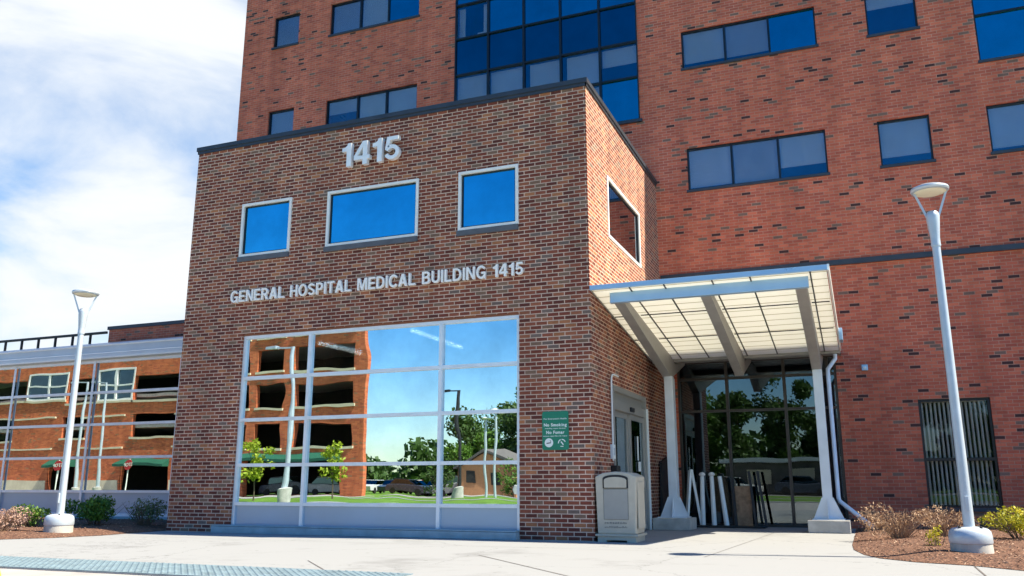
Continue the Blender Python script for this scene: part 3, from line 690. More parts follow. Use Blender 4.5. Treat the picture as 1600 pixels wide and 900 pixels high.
# curtain wall, five bays
cwz = [9.40, 10.53, 11.48, 12.54, 13.55, 14.6, 15.7]; cwx = [CW[0], -4.303, -3.295, -2.290, -1.266, CW[1]]
f = MB().frame('y', CW[0], CW[1], CW[2], CW[3], .03, D-.02, D+.14)
for x in cwx[1:-1]: f.box(x-.026, x+.026, D-.025, D+.13, CW[2]+.03, CW[3]-.03)
for z in cwz[1:-1]:
    for a, b_ in zip(cwx, cwx[1:]): f.box(a+.03, b_-.03, D-.018, D+.12, z-.024, z+.024)
cwo = build(f, 'curtain_wall', 'bronze_frame', tw)
build(MB().box(CW[0]-.02, CW[1]+.06, D-.07, D+.03, CW[2]-.07, CW[2]-.002), 'sill', 'coping_metal', cwo)
for i, (a, b_) in enumerate(zip(cwx, cwx[1:])):
    for j, (p, q) in enumerate(zip(cwz, cwz[1:])):
        sp = j in (2, 4)
        bl = {1: (1, 1, 1, 1, .52)[i], 0: (0, 1, 1, .6, 0)[i], 3: 0}.get(j, 0)
        gm = 'spandrel_glass' if j == 2 else ('tower_glass' if bl or (j == 3 and i == 0) else 'clear_tower_glass')
        g_ = MB(); pane(g_, 'y', a+.02, b_-.02, p+.02, q-.02, D+.03); build(g_, 'glass', gm, cwo)
        if bl: build(MB().box(a+(.12 if i in (2, 3) else .03), b_-.03, D+.15, D+.156, q-.03-(q-p-.05)*bl, q-.03), 'blind', 'blind_white', cwo)
        if j == 2: build(MB().box(a+.03, b_-.03, D+.13, D+.16, p+.03, q-.03), 'spandrel_panel', 'room_dark', cwo)
        if j == 3 and i == 0:
            build(MB().box(a+.03, a+.20, D+.2, D+.24, p, q).box(b_-.22, b_-.03, D+.2, D+.24, p, q).box(b_-.4, b_-.2, D+.2, D+.24, p, p+.2), 'curtain', 'blind_white', cwo)
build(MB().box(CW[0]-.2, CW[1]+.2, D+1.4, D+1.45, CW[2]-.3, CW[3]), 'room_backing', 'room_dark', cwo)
# lobby glazing under the canopy
f = MB().frame('y', LB[0]+.002, LB[1]-.002, .005, LB[3]-.002, .05, D+.02, D+.14)
lx = [1.36, 2.55, 3.42]
for x in lx: f.box(x-.03, x+.03, D+.015, D+.14, .055, LB[3]-.052)
for a, b_ in zip([LB[0]+.052]+[x+.031 for x in lx], [x-.031 for x in lx]+[LB[1]-.052]):
    for z in (2.40, 3.1): f.box(a, b_, D+.022, D+.13, z-.025, z+.025)
lo = build(f, 'lobby_window', 'lobby_frame', tw)
g_ = MB(); pane(g_, 'y', LB[0]+.04, LB[1]-.04, .05, LB[3]-.04, D+.08); build(g_, 'glass', 'lobby_glass', lo)
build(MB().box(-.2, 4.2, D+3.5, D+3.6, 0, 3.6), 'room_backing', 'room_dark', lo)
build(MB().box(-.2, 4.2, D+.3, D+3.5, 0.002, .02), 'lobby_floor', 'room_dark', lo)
# lower window with vertical blinds
f = MB().frame('y', LW[0]+.002, LW[1]-.002, LW[2], LW[3]-.002, .045, D+.05, D+.15).box(LW[0]+.047, LW[1]-.047, D+.052, D+.14, 1.30, 1.36)
lw = build(f, 'window', 'bronze_frame', tw)
g_ = MB(); pane(g_, 'y', LW[0]+.03, LW[1]-.03, LW[2]+.03, LW[3]-.03, D+.10); build(g_, 'glass', 'blind_glass', lw)
vb = MB()
for k in range(15):
    x = LW[0]+.07+k*.0785; vb.box(x-.016, x+.016, D+.17, D+.21, LW[2]+.03, LW[3]-.06, R(14))
vb.box(LW[0]+.05, LW[1]-.05, D+.17, D+.22, LW[3]-.055, LW[3]-.02)
build(vb, 'vertical_blinds', 'blind_white', lw)
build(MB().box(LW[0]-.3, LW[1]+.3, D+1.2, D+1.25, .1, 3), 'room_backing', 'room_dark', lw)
build(MB().box(LW[0]-.02, LW[1]+.02, D-.05, D+.04, LW[2]-.07, LW[2]-.003), 'sill', 'coping_metal', lw)
# small blue device on the wall
dv = thing('wall_strobe', 'small pale blue alarm box high on the red brick wall', 'alarm box', (4.15, D, 3.12))
build(MB().box(4.09, 4.21, D-.06, D-.001, 3.12, 3.24), 'housing', 'fascia_metal', dv, bevel=.01)
build(MB().box(4.12, 4.18, D-.08, D-.06, 3.15, 3.2), 'strobe', 'white_plastic', dv, bevel=.01)

# ------------------------------------------------------------------ low wing at the left
WY = 3.32
gw = thing('glazed_wing', 'low wing with long mirrored glass wall and pale metal roof edge', 'building', (-17, WY+2, 0))
X0, X1 = -30.0, -W-.004
mz = [.694, 1.535, 2.366, 3.185, 4.0]; mxs_ = [x for x in (-29.0, -26.1, -23.2, -20.28, -17.38, -14.48, -11.58)]
f = MB()
for z in mz: f.box(X0, X1, WY-.02, WY+.1, z-.032, z+.032)
f.box(X0, X1, WY-.02, WY+.1, .10, .17)
for x in mxs_: f.box(x-.035, x+.035, WY-.035, WY-.021, .17, 4.0)
gwo = build(f, 'window', 'aluminium', gw)
for a, b_ in zip([X0]+mxs_, mxs_+[X1]):
    g_ = MB(); pane(g_, 'y', a+.002, b_-.002, .70, 4.0, WY+.03); build(g_, 'glass', 'wing_glass', gwo)
    build(MB().box(a+.002, b_-.002, WY+.02, WY+.05, .17, .664), 'base_panel', 'panel_metal', gwo)
build(MB().box(X0, X1, WY-.10, WY+.1, -.05, .098), 'plinth', 'slab_stone', gw)
build(MB().box(X0, X1, WY+.12, D+3, -.05, 4.0), 'wing_body', 'room_dark', gw)
build(MB().prism([(WY-.12, 4.07), (WY-.12, 4.20), (WY-.05, 4.23), (WY-.05, 4.40), (WY+.1, 4.43), (D-.4, 4.9), (D-.4, 4.05), (WY-.02, 4.036), (WY-.02, 4.07)], 'x', X0, X1), 'roof_edge', 'roof_metal', gw)
build(MB().box(X0, X1, WY-.14, WY-.121, 4.06, 4.10).box(X0, X1, WY-.07, WY-.051, 4.40, 4.43), 'drip_trim', 'white_frame', gw)
up_ = MB(); wall(up_, 'y', -16.62, TX-.003, 0, 5.37, D, D+.3, []); up_.box(-16.62, -16.32, D+.3, D+4, 0, 5.37)
pw = thing('parapet_wall', 'low red brick parapet with dark cap rising behind the wing roof', 'wall', (-14.5, D, 0))
build(up_, 'brick_wall', 'tower_brick', pw); build(MB().box(-16.66, TX-.004, D-.04, D+.34, 5.37, 5.47), 'coping', 'coping_metal', pw)
rl = thing('roof_railing', 'dark metal roof railing left of the brick parapet', 'railing', (-22, D, 4.9))
build(MB().bar((-30, D, 5.30), (-16.7, D, 5.30), .06, .07), 'top_rail', 'dark_steel', rl)
for k in range(18):
    x = -17.35-k*.72
    if x > -30: build(MB().bar((x, D, 4.8), (x, D, 5.27), .055, .055, (0, 1, 0)), 'post', 'dark_steel', rl)
build(MB().bar((-30, D, 4.93), (-16.7, D, 4.93), .03, .04), 'bottom_rail', 'white_frame', rl)

# ------------------------------------------------------------------ entrance canopy
ca = thing('entrance_canopy', 'steel framed canopy with translucent cream panels over the side entrance', 'canopy', (1.85, 2.2, 0))
def sz(y): return 3.985 - .1375*y                      # soffit height
YB = 4.35
pn = MB(); pn.add([(.03, 0.02, sz(.02)), (3.67, .02, sz(.02)), (3.70, YB, sz(YB)), (.03, YB, sz(YB)), (.03, .02, sz(.02)+.06), (3.67, .02, sz(.02)+.06), (3.70, YB, sz(YB)+.06), (.03, YB, sz(YB)+.06)],
       [(0, 3, 2, 1), (4, 5, 6, 7), (0, 1, 5, 4), (1, 2, 6, 5), (2, 3, 7, 6), (3, 0, 4, 7)])
build(pn, 'roof_panel', 'canopy_panel', ca)
build(MB().box(.005, 3.69, -.03, .018, 3.975, 4.055), 'front_fascia', 'fascia_metal', ca, bevel=.004)
build(MB().bar((3.70, .02, sz(0)+.04), (3.73, YB, sz(YB)+.04), .03, .10), 'side_fascia', 'white_frame', ca)
build(MB().bar((.018, .02, sz(0)+.03), (.018, YB, sz(YB)+.03), .02, .10), 'side_fascia', 'canopy_steel', ca)
gb = MB()
for x in (.66, 1.22, 1.98, 2.56, 3.44): gb.bar((x, .03, sz(.03)-.008), (x, YB-.03, sz(YB)-.008), .022, .014)
for y in (1.42, 2.86):
    xs_ = [.04, .31, .51, 1.73, 1.93, 3.18, 3.38, 3.66]
    for i in range(0, 8, 2): gb.bar((xs_[i], y, sz(y)-.009), (xs_[i+1], y, sz(y)-.009), .028, .014)
build(gb, 'panel_joints', 'bronze_frame', ca)
bxs = (.41, 1.83, 3.28); yc = 4.0
for x in bxs:
    # tapered bent: arm falling from the front beam to the knee, short strut rising to the tower
    p = [(.32, sz(.32)-.018), (.32, 3.79), (yc-.10, 3.0), (yc+.04, 2.945), (yc+.16, 3.0), (D-.012, 3.42), (D-.012, 3.52), (yc+.42, 3.30), (YB-.12, sz(YB)-.02), (YB-.3, sz(YB-.3)-.02)]
    build(MB().prism(p, 'x', x-.085, x+.085), 'beam', 'canopy_steel', ca, bevel=.004)
build(MB().box(.29, 3.40, .20, .31, 3.785, 3.955), 'front_beam', 'fascia_metal', ca, bevel=.004)
build(MB().box(.282, .288, .195, .315, 3.78, 3.96), 'beam_end_plate', 'column_paint', ca)
build(MB().box(.03, 3.72, YB, YB+.16, sz(YB)-.05, sz(YB)+.1), 'gutter', 'canopy_steel', ca)
build(MB().box(.03, 3.72, YB+.165, D-.005, 3.46, 3.52), 'back_roof', 'canopy_steel', ca)
for x in (.44, 3.285):
    co = build(MB().box(x-.085, x+.085, yc-.075, yc+.105, .225, 2.99), 'column', 'column_paint', ca, bevel=.006)
    build(MB().box(x-.08, x+.08, yc+.115, yc+.185, .225, 2.96), 'web_channel', 'column_paint', co)
    gp = MB()
    for yy in (yc-.07, yc+.10): gp.prism([(x-.26, .245), (x+.26, .245), (x+.10, .62), (x-.10, .62)], 'y', yy-.018 if yy < yc else yy+.01, yy-.006 if yy < yc else yy+.022)
    gp.prism([(yc-.24, .245), (yc-.094, .245), (yc-.094, .60)], 'x', x-.006, x+.006)
    gp.box(x-.28, x+.28, yc-.26, yc+.26, .226, .244)
    build(gp, 'gusset_plates', 'column_paint', co)
    build(MB().box(x-.36, x+.36, yc-.36, yc+.36, 0.001, .225), 'footing', 'block_concrete', ca, bevel=.012)
ds = MB(); dx_ = 3.47
ds.tube([(3.62, YB+.06, 3.33), (3.62, YB+.06, 3.24), (dx_, YB-.06, 3.02), (dx_, YB-.12, 2.9), (dx_, YB-.12, .62), (dx_+.02, YB-.15, .55), (4.02, 4.1, .10)], .040, 10)
build(ds, 'downspout', 'column_paint', ca, smooth=True)
build(MB().box(3.735, 3.80, 3.1, 3.45, 3.40, 3.62), 'junction_box', 'fascia_metal', ca, bevel=.008)

# ------------------------------------------------------------------ trash can
tr = thing('trash_can', 'tan grey plastic litter bin with arched top at the brick corner', 'litter bin', (.36, .20, 0))
cx_, yf, yb, hw = .36, -.06, .52, .325
def arch(hw, z0, z1, rise, n=10): return [(-hw, z0), (hw, z0), (hw, z1)] + [(hw*math.cos(math.pi*k/n), z1+rise*math.sin(math.pi*k/n)) for k in range(1, n)] + [(-hw, z1)]
def sh(p, dx=cx_): return [(a+dx, b_) for a, b_ in p]
body = MB()
# tapered body
pb = [(-.30, .12), (.30, .12), (.325, .98), (.20, 1.035), (.0, 1.055), (-.20, 1.035), (-.325, .98)]
body.prism(sh(pb), 'y', yf, yb)
bo = build(body, 'bin_body', 'can_plastic', tr, bevel=.02)
build(MB().box(cx_-.335, cx_+.335, yf-.02, yb+.02, .085, .12), 'base_rim', 'can_plastic', tr, bevel=.008)
build(MB().box(cx_-.30, cx_-.16, yf+.0, yb, 0.001, .085).box(cx_+.16, cx_+.30, yf, yb, 0.001, .085).box(cx_-.16, cx_+.16, yf+.0, yb, .03, .085), 'foot', 'can_plastic', tr)
build(MB().prism(sh(arch(.20, .80, .95, .055)), 'y', yf-.012, yf-.001), 'flap_recess', 'bronze_frame', tr)
build(MB().prism(sh(arch(.178, .81, .925, .048)), 'y', yf-.020, yf-.013), 'push_flap', 'can_plastic', tr, bevel=.003)
build(MB().box(cx_-.188, cx_+.188, yf-.008, yf-.001, .34, .785), 'front_panel', 'can_panel', tr, bevel=.003)
build(MB().frame('y', cx_-.196, cx_+.196, .332, .793, .007, yf-.006, yf-.0015), 'panel_groove', 'can_text', tr)
em = MB(); r_ = random.Random(4)
for z in (.275, .215):
    x = cx_-.185
    while x < cx_+.17:
        w_ = r_.uniform(.008, .022); em.box(x, x+w_, yf-.004, yf-.0008, z+r_.uniform(-.004, .0), z+r_.uniform(.012, .026)); x += w_+r_.uniform(.004, .012)
build(em, 'embossed_lettering', 'can_text', tr)
build(MB().box(cx_+.318, cx_+.334, yf+.08, yb-.08, .2, .9), 'side_rib', 'can_plastic', tr, bevel=.004)

# ------------------------------------------------------------------ street lamps
def street_lamp(loc, h, label, turn=0):
    x, y = loc; g = thing('street_lamp', label, 'street lamp', (x, y, 0), 'disc-topped lamps along the walk')
    k = h
    build(MB().lathe((x, y, 0), [(.232, -.05), (.236, .0), (.228, .175), (.22, .185)]), 'concrete_base', 'block_concrete', g, smooth=True)
    build(MB().lathe((x, y, 0), [(.234, .178), (.238, .19), (.237, .262), (.226, .315), (.195, .345), (.13, .362), (.075, .368)]), 'base_cover', 'lamp_paint', g, smooth=True)
    build(MB().lathe((x, y, 0), [(.063, .36), (.061, .8), (.049, k-.82)], 20), 'pole', 'lamp_paint', g, smooth=True)
    build(MB().lathe((x, y, 0), [(.057, k-.82), (.060, k-.80), (.057, k-.78), (.057, k-.70), (.076, k-.50), (.082, k-.42), (.078, k-.385), (.06, k-.355), (.025, k-.34)], 20), 'pole_head', 'lamp_paint', g, smooth=True)
    for a in (0, 180):
        c_, s_ = math.cos(R(a+turn)), math.sin(R(a+turn))
        build(MB().bar((x+.062*c_, y+.062*s_, k-.44), (x+.195*c_, y+.195*s_, k-.075), 0.026, .016, (s_, -c_, 0)), 'bracket', 'lamp_paint', g)
    d = build(MB().lathe((x, y, 0), [(.20, k-.085), (.222, k-.078), (.232, k-.055), (.226, k-.032), (.17, k-.008), (.08, k+.004), (.02, k+.006)], 36), 'lamp_disc', 'lamp_paint', g, smooth=True)
    build(MB().lathe((x, y, 0), [(.06, k-.10), (.15, k-.105), (.195, k-.088), (.192, k-.08)], 36), 'lens', 'lamp_lens', d, smooth=True)
    build(MB().box(x-.02, x+.02, y-.085, y-.06, .55, .72), 'hand_hole_cover', 'lamp_paint', g, bevel=.004)
    for q in range(4): a = R(45+90*q); build(MB().lathe((x+.16*math.cos(a), y+.16*math.sin(a), .345), [(.016, 0), (.016, .022), (.01, .03)], 6), 'bolt', 'dark_steel', g)
    return g
street_lamp((5.04, -1.34), 4.66, 'disc-topped pale blue lamp standing in mulch at the right', 8)
street_lamp((-9.11, -1.89), 4.36, 'disc-topped pale blue lamp beside the shrubs at the left', 46)

# ------------------------------------------------------------------ shrubs
def leaves(center, rad, n, size, seed, flat=.5, lobes=9, upb=.0):
    r_ = random.Random(seed); m_ = MB(); L = []
    for k in range(lobes):
        a = r_.uniform(0, 6.28); q = r_.uniform(.15, .75)
        L.append((Vector((math.cos(a)*rad[0]*q, math.sin(a)*rad[1]*q, r_.uniform(-.1, .75)*rad[2])), r_.uniform(.3, .52)))
    for k in range(n):
        c, s_ = L[r_.randrange(lobes)]
        d = Vector((r_.gauss(0, 1), r_.gauss(0, 1), r_.gauss(0, 1))).normalized()*r_.uniform(.35, 1)**.6*s_
        p = Vector(center)+c+Vector((d.x*rad[0], d.y*rad[1], d.z*rad[2]))
        if p.z < .02: p.z = .02+r_.random()*.1
        ax = Vector((r_.gauss(0, 1), r_.gauss(0, 1), r_.gauss(0, 1)+upb)).normalized(); u = ax.orthogonal().normalized()
        u = Matrix.Rotation(r_.uniform(0, 6.28), 3, ax) @ u; w = ax.cross(u)
        l = size*r_.choice((.55, .8, 1.0, 1.25, 1.6)); wd = l*flat*r_.uniform(.6, 1.2)
        m_.add([p-w*l*.5, p+u*wd*.5, p+w*l*.5, p-u*wd*.5], [(0, 1, 2, 3)])
    return m_
def twigs(center, rad, n, seed, r0=.006):
    r_ = random.Random(seed+99); m_ = MB(); c = Vector(center)
    for k in range(n):
        a = r_.uniform(0, 6.28); q = r_.uniform(.2, .95)
        e = c+Vector((math.cos(a)*rad[0]*q, math.sin(a)*rad[1]*q, rad[2]*r_.uniform(.3, .95))); b0 = c+Vector((math.cos(a)*.06, math.sin(a)*.06, -rad[2]*.35))
        b0.z = .02; md_ = b0.lerp(e, .5)+Vector((r_.gauss(0, .03), r_.gauss(0, .03), .03))
        m_.tube([b0, md_, e], [r0, r0*.7, r0*.35], 5)
    return m_
def shrub(name, label, x, y, rx, rz, n, size, mat, seed, ry=None, tw_='tree_bark', ntw=26, flat=.5, upb=0):
    g = thing(name, label, 'shrub', (x, y, 0), 'shrubs in the mulch beds')
    build(leaves((x, y, rz*.42), (rx, ry or rx*.8, rz*.62), n, size, seed, flat, upb=upb), 'foliage', mat, g, fix=False)
    build(twigs((x, y, rz*.4), (rx*.9, (ry or rx*.8)*.9, rz*.6), ntw, seed), 'stems', tw_, g, fix=False)
shrub('dry_shrub', 'dry tan twiggy shrub left of the right lamp', 4.35, 1.35, .60, .54, 2300, .035, 'leaf_dry', 11, tw_='twig_tan', ntw=90, flat=.35)
shrub('dry_shrub', 'rust brown half bare shrub below the window with blinds', 5.0, 1.9, .50, .56, 1000, .035, 'leaf_dry', 12, tw_='twig_tan', ntw=80, flat=.35)
shrub('gold_shrub', 'bright yellow green shrub at the right edge', 5.98, 1.5, .54, .52, 2400, .04, 'leaf_yellow', 13)
shrub('gold_shrub', 'tiny yellow sprig just left of the right lamp base', 4.72, -.35, .13, .30, 200, .035, 'leaf_yellow', 14, ntw=8)
shrub('green_shrub', 'largest green shrub between left lamp and brick block', -10.55, .2, .74, .62, 3600, .055, 'leaf_green', 15, upb=0)
shrub('grey_shrub', 'loose grey green shrub nearest the brick block', -9.30, .25, .58, .56, 1300, .045, 'leaf_grey', 16, ntw=50)
shrub('green_shrub', 'low olive shrub left of the left lamp base', -10.85, -1.0, .52, .46, 1500, .05, 'leaf_green', 17)
shrub('pink_shrub', 'pinkish dry shrub at the left edge of the picture', -10.0, -2.35, .62, .46, 2200, .04, 'leaf_pink', 18, tw_='twig_tan', ntw=70)
shrub('green_shrub', 'little green tuft in front of the pinkish shrub', -9.65, -2.75, .12, .2, 120, .035, 'leaf_lime', 19, ntw=8)

# ------------------------------------------------------------------ things stored against the lobby glass
for i, (x, lx_, lab) in enumerate(((.845, -.03, 'leftmost of the three white tubes, with domed cap'), (1.04, 0.0, 'middle of the three white tubes, with domed cap'),
                                   (1.20, .09, 'rightmost white tube, leaning and without cap'))):
    y = 5.02; p = thing('white_tube', lab, 'post', (x, y, 0), 'white tubes stored against the lobby glass')
    b_ = build(MB().tube([(x+lx_, y, .04), (x-.01, y+.02, 1.02)], [.052, .042], 14), 'tube', 'white_plastic', p, smooth=True)
    build(MB().lathe((x+lx_, y, 0), [(.12, .002), (.12, .02), (.07, .045), (.055, .05)], 18), 'foot', 'black_plastic', p, smooth=True)
    if i < 2: build(MB().lathe((x-.01, y+.02, 1.02), [(.03, .0), (.065, .025), (.068, .04), (.05, .07), (.02, .085)], 18), 'cap', 'white_frame', p, smooth=True)
wf = thing('folded_sign', 'white folded A-frame board leaning beside the left canopy column', 'folding board', (.60, 5.0, 0))
build(MB().bar((.50, 4.9, .02), (.60, 5.0, 1.14), .07, .05), 'leg', 'white_plastic', wf); build(MB().bar((.78, 5.05, .02), (.63, 5.02, 1.14), .09, .05), 'leg', 'white_plastic', wf)
build(MB().bar((.60, 5.0, 1.14), (.64, 5.02, 1.13), .10, .05), 'hinge', 'white_plastic', wf)
br = thing('black_rack', 'black metal rack with upright panels against the lobby glass', 'rack', (1.75, 5.1, 0))
build(MB().box(.62, 2.05, 4.9, 5.35, .003, .035), 'base', 'black_plastic', br)
for x, l_, z in ((1.42, .05, 1.0), (1.76, .10, 1.12), (1.93, .13, 1.12)): build(MB().bar((x+l_, 5.1, .035), (x, 5.2, z), .05, .05, (0, 1, 0)), 'upright', 'dark_steel', br)
build(MB().bar((1.86, 5.15, .03), (1.76, 5.22, 1.05), .03, .03), 'rail', 'white_plastic', br)
build(MB().box(1.45, 1.78, 5.22, 5.26, .04, .82), 'cardboard_panel', 'twig_tan', br)
dbx = thing('dark_planter_board', 'dark board leaning on brick behind the left canopy column', 'board', (.14, 4.75, 0))
build(MB().prism([(4.55, .002), (5.45, .002), (5.45, 1.45), (4.72, 1.30)], 'x', .03, .08), 'board', 'dark_steel', dbx)

# ------------------------------------------------------------------ across the street (seen in the mirror glass)
GY = -48.0
ga = thing('parking_garage', 'orange brick parking garage across the street, seen mirrored in the glass', 'parking garage', (-65, GY-10, 0))
gx0, gx1 = -100.0, -34.1
gh = []
for s_ in (4.0, 7.4, 10.6, 13.8):
    gh += [(-41.2, -35.3, s_, s_+1.95), (-45.0, -42.4, s_, s_+1.95), (-49.5, -46.0, s_, s_+1.95)]
gh += [(-46, -36, 0, 2.9)]
blue = [(-71.2, -66.2, 9.5, 12.9), (-81.6, -75.6, 9.9, 12.9)]
gh += [(-66.1, -59.6, 9.5, 12.0), (-75.4, -71.4, 9.5, 12.0), (-98, -81.8, 9.9, 12.2)] + blue
gh += [(-66, -59.7, 5.65, 8.05), (-76, -72.2, 5.65, 8.05), (-98, -83.4, 5.65, 8.05)]
gh += [(-66.8, -60.6, 0, 3.4), (-76.9, -73.1, 0, 3.4), (-92, -85.6, 0, 3.4)]
gt = 17.5
mb = MB(); wall(mb, 'y', gx0, gx1, -.1, gt, GY, GY-.5, gh)
mb.prism([(gx1, GY-.501), (gx1-6.2, GY-10), (gx1-6.8, GY-10), (gx1-.6, GY-.501)], 'z', -.1, gt)
build(mb, 'brick_wall', 'garage_brick', ga)
for z in (3.0, 6.6, 9.85, 13.05, 16.4): build(MB().prism([(gx0, GY-.5), (gx1-.62, GY-.5), (gx1-6.5, GY-9.6), (gx0, GY-9.6)], 'z', z, z+.3), 'deck', 'block_concrete', ga)
build(MB().box(gx0, gx1-6.6, GY-9.9, GY-9.65, 0, gt-.5), 'rear_shade', 'room_dark', ga)
sl = MB()
for h_ in gh:
    if h_[2] > 1: sl.box(h_[0]-.15, h_[1]+.15, GY-.02, GY+.14, h_[2]-.22, h_[2]-.003)
build(sl, 'sill', 'sill_cream', ga)
sc = MB()
for a, b_ in ((-72.9, -67), (-85.4, -77.1), (-60.4, -47)): sc.box(a, b_, GY+.003, GY+.12, 7.82, 8.0); sc.box(a, b_, GY+.003, GY+.12, 4.5, 4.68); sc.box(a, b_, GY+.003, GY+.10, -.05, 1.3)
build(sc, 'stone_course', 'sill_cream', ga)
for a, b_, z0, z1 in blue:
    f = MB().frame('y', a, b_, z0, z1, .2, GY-.2, GY+.05); n_ = 2
    f.box((a+b_)/2-.12, (a+b_)/2+.12, GY-.2, GY+.04, z0+.2, z1-.2)
    for i in (1,): z = z0+(z1-z0)*.5; f.box(a+.2, (a+b_)/2-.121, GY-.2, GY+.03, z-.08, z+.08); f.box((a+b_)/2+.121, b_-.2, GY-.2, GY+.03, z-.08, z+.08)
    w_ = build(f, 'window', 'white_frame', ga); g_ = MB(); g_.box(a+.1, b_-.1, GY-.15, GY-.12, z0+.1, z1-.1); build(g_, 'glass', 'garage_glass', w_)
for a, b_ in ((-66.9, -60.5), (-77, -73), (-92.1, -85.5), (-46, -36)):
    build(MB().prism([(GY+.05, 3.45), (GY+1.0, 2.95), (GY+1.0, 2.7), (GY+.05, 2.7)], 'x', a, b_), 'awning', 'awning_green', ga)
def post_lamp(name, label, x, y, h, arm, mat='lamp_paint'):
    g = thing(name, label, 'lamp post', (x, y, 0), 'tall lamp posts across the street')
    build(MB().tube([(x, y, -.1), (x, y, h)], [.16, .10], 10), 'pole', mat, g, smooth=True)
    build(MB().lathe((x, y, -.1), [(.35, 0), (.35, .7), (.2, .75)], 14), 'base', 'block_concrete', g, smooth=True)
    build(MB().bar((x, y, h-.05), (x-arm, y, h+.05), .1, .1).box(x-arm-.55, x-arm+.1, y-.18, y+.18, h-.02, h+.16), 'lamp_arm', mat, g)
post_lamp('lamp_post', 'grey lamp post mirrored in the front window before the garage', -25.2, -26, 8.4, 1.2)
post_lamp('lamp_post', 'left lamp post of the wing reflection, before orange brick', -61.5, -38, 10.0, 1.3)
post_lamp('lamp_post', 'right lamp post of the wing reflection, near the mullion', -59.0, -38, 9.9, 1.3)
post_lamp('lamp_post', 'thin dark lamp post mirrored against sky at window centre', -22.5, -42, 7.4, .9, 'dark_steel')
for x, lab in ((-19.4, 'left of the pair of lamps mirrored before the tall trees'), (-18.7, 'right of the pair of lamps mirrored before the tall trees')):
    g = thing('walk_lamp', lab, 'street lamp', (x, -40, 0), 'paired lamps on the lawn')
    h_ = 5.1 if x < -19 else 5.6
    build(MB().tube([(x, -40, -.1), (x, -40, h_)], [.1, .08], 10), 'pole', 'lamp_paint', g); build(MB().lathe((x, -40, h_), [(.3, 0), (.36, .06), (.1, .14)], 16), 'lamp_disc', 'white_frame', g)
for x, lab in ((-47.3, 'right stop sign mirrored in the wing, before green awning'), (-54.6, 'left stop sign mirrored in the wing, beside the lamp')):
    y = -30.0; g = thing('stop_sign', lab, 'stop sign', (x, y, 0), 'stop signs at the garage drives')
    build(MB().tube([(x, y, -.1), (x, y, 2.75)], .04, 8), 'pole', 'white_frame', g)
    o8 = [(x+.42*math.cos(R(22.5+45*k)), 2.3+.42*math.sin(R(22.5+45*k))) for k in range(8)]
    build(MB().prism(o8, 'y', y+.05, y+.08), 'sign_plate', 'stop_red', g)
    # STOP, facing the street
    m_ = MB(); vs_w = 0; gl4 = [glyph(c, .02) for c in 'STOP']; s_ = .26/(CAP-CAPB); tw_ = sum(q[2] for q in gl4)*s_+.06; cur = x+tw_/2
    for vs, fs, w in gl4: m_.add([(cur-v[0]*s_, y+.085+v[2]*.006, 2.17+(v[1]-CAPB)*s_) for v in vs], fs); cur -= w*s_+.02
    build(m_, 'lettering', 'sign_white', g)

def tree(name, label, x, y, h, r, mat, seed, n=3200, size=.38, trunk=.28, group='trees across the street', low=.12):
    r_ = random.Random(seed); g = thing(name, label, 'tree', (x, y, 0), group)
    m_ = MB(); lb = []
    for k in range(15):
        a = r_.uniform(0, 6.28); q = r_.uniform(.1, .8)*r; z = h*r_.uniform(low, .93); q *= 1.05-.65*abs((z/h-.55))
        lb.append((Vector((x+math.cos(a)*q, y+math.sin(a)*q, z)), r_.uniform(.22, .42)*r))
    for k in range(n):
        c, s_ = lb[r_.randrange(len(lb))]; d = Vector((r_.gauss(0, 1), r_.gauss(0, 1), r_.gauss(0, .8))).normalized()*s_*r_.uniform(.3, 1.05)
        p = c+d; ax = Vector((r_.gauss(0, 1), r_.gauss(0, 1), r_.gauss(0, 1))).normalized(); u = ax.orthogonal().normalized(); w = ax.cross(u); l = size*r_.uniform(.6, 1.3)
        m_.add([p-w*l*.5, p+u*l*.3, p+w*l*.5, p-u*l*.3], [(0, 1, 2, 3)])
    build(m_, 'crown', mat, g, fix=False)
    t_ = MB().tube([(x, y, -.1), (x+.05*r, y, h*.3), (x, y+.05*r, h*.75)], [trunk, trunk*.7, trunk*.2], 8)
    for c, s_ in lb[:7]: t_.tube([(x, y, h*.28), (Vector((x, y, h*.4))+c)/2, c], [trunk*.4, trunk*.25, trunk*.1], 5)
    build(t_, 'trunk', 'tree_bark', g, smooth=True, fix=False)
TL = [(-33, -66, 7.5, 4, 'leaf_dark', 'round dark tree directly beside the garage corner'), (-29.5, -62, 6.6, 3.4, 'leaf_green', 'light green tree second from the garage corner'),
      (-34.5, -82, 11.5, 5.5, 'leaf_dark', 'far dark tree showing beyond the garage corner'), (-28.2, -72, 10.2, 5.0, 'leaf_dark', 'broad mid green tree behind the thin dark lamp post'),
      (-23.6, -64, 11.5, 4.6, 'leaf_dark', 'dark tree left of the tallest mirrored tree'), (-19.8, -62, 17.2, 4.6, 'leaf_dark', 'tallest dark tree mirrored behind the paired lamps'),
      (-15.0, -60, 13.6, 4.8, 'leaf_dark', 'dark tree right of the tallest mirrored tree'), (-10.5, -62, 11.5, 4.4, 'leaf_green', 'green tree behind the brown house gable'),
      (-6.5, -58, 10.5, 3.7, 'leaf_dark', 'leftmost tree mirrored in the lobby glass'), (-2.7, -60, 12.0, 3.8, 'leaf_dark', 'tall dark tree mirrored at the lobby centre'),
      (1.2, -62, 8.5, 3.0, 'leaf_dark', 'low dark tree mirrored at lobby right'), (5.6, -66, 10.5, 3.8, 'leaf_green', 'green tree mirrored near the right canopy column'),
      (11.5, -60, 10.5, 4.2, 'leaf_dark', 'dark tree mirrored in the window with blinds'), (18, -64, 11, 5, 'leaf_green', 'rightmost green tree across the street')]
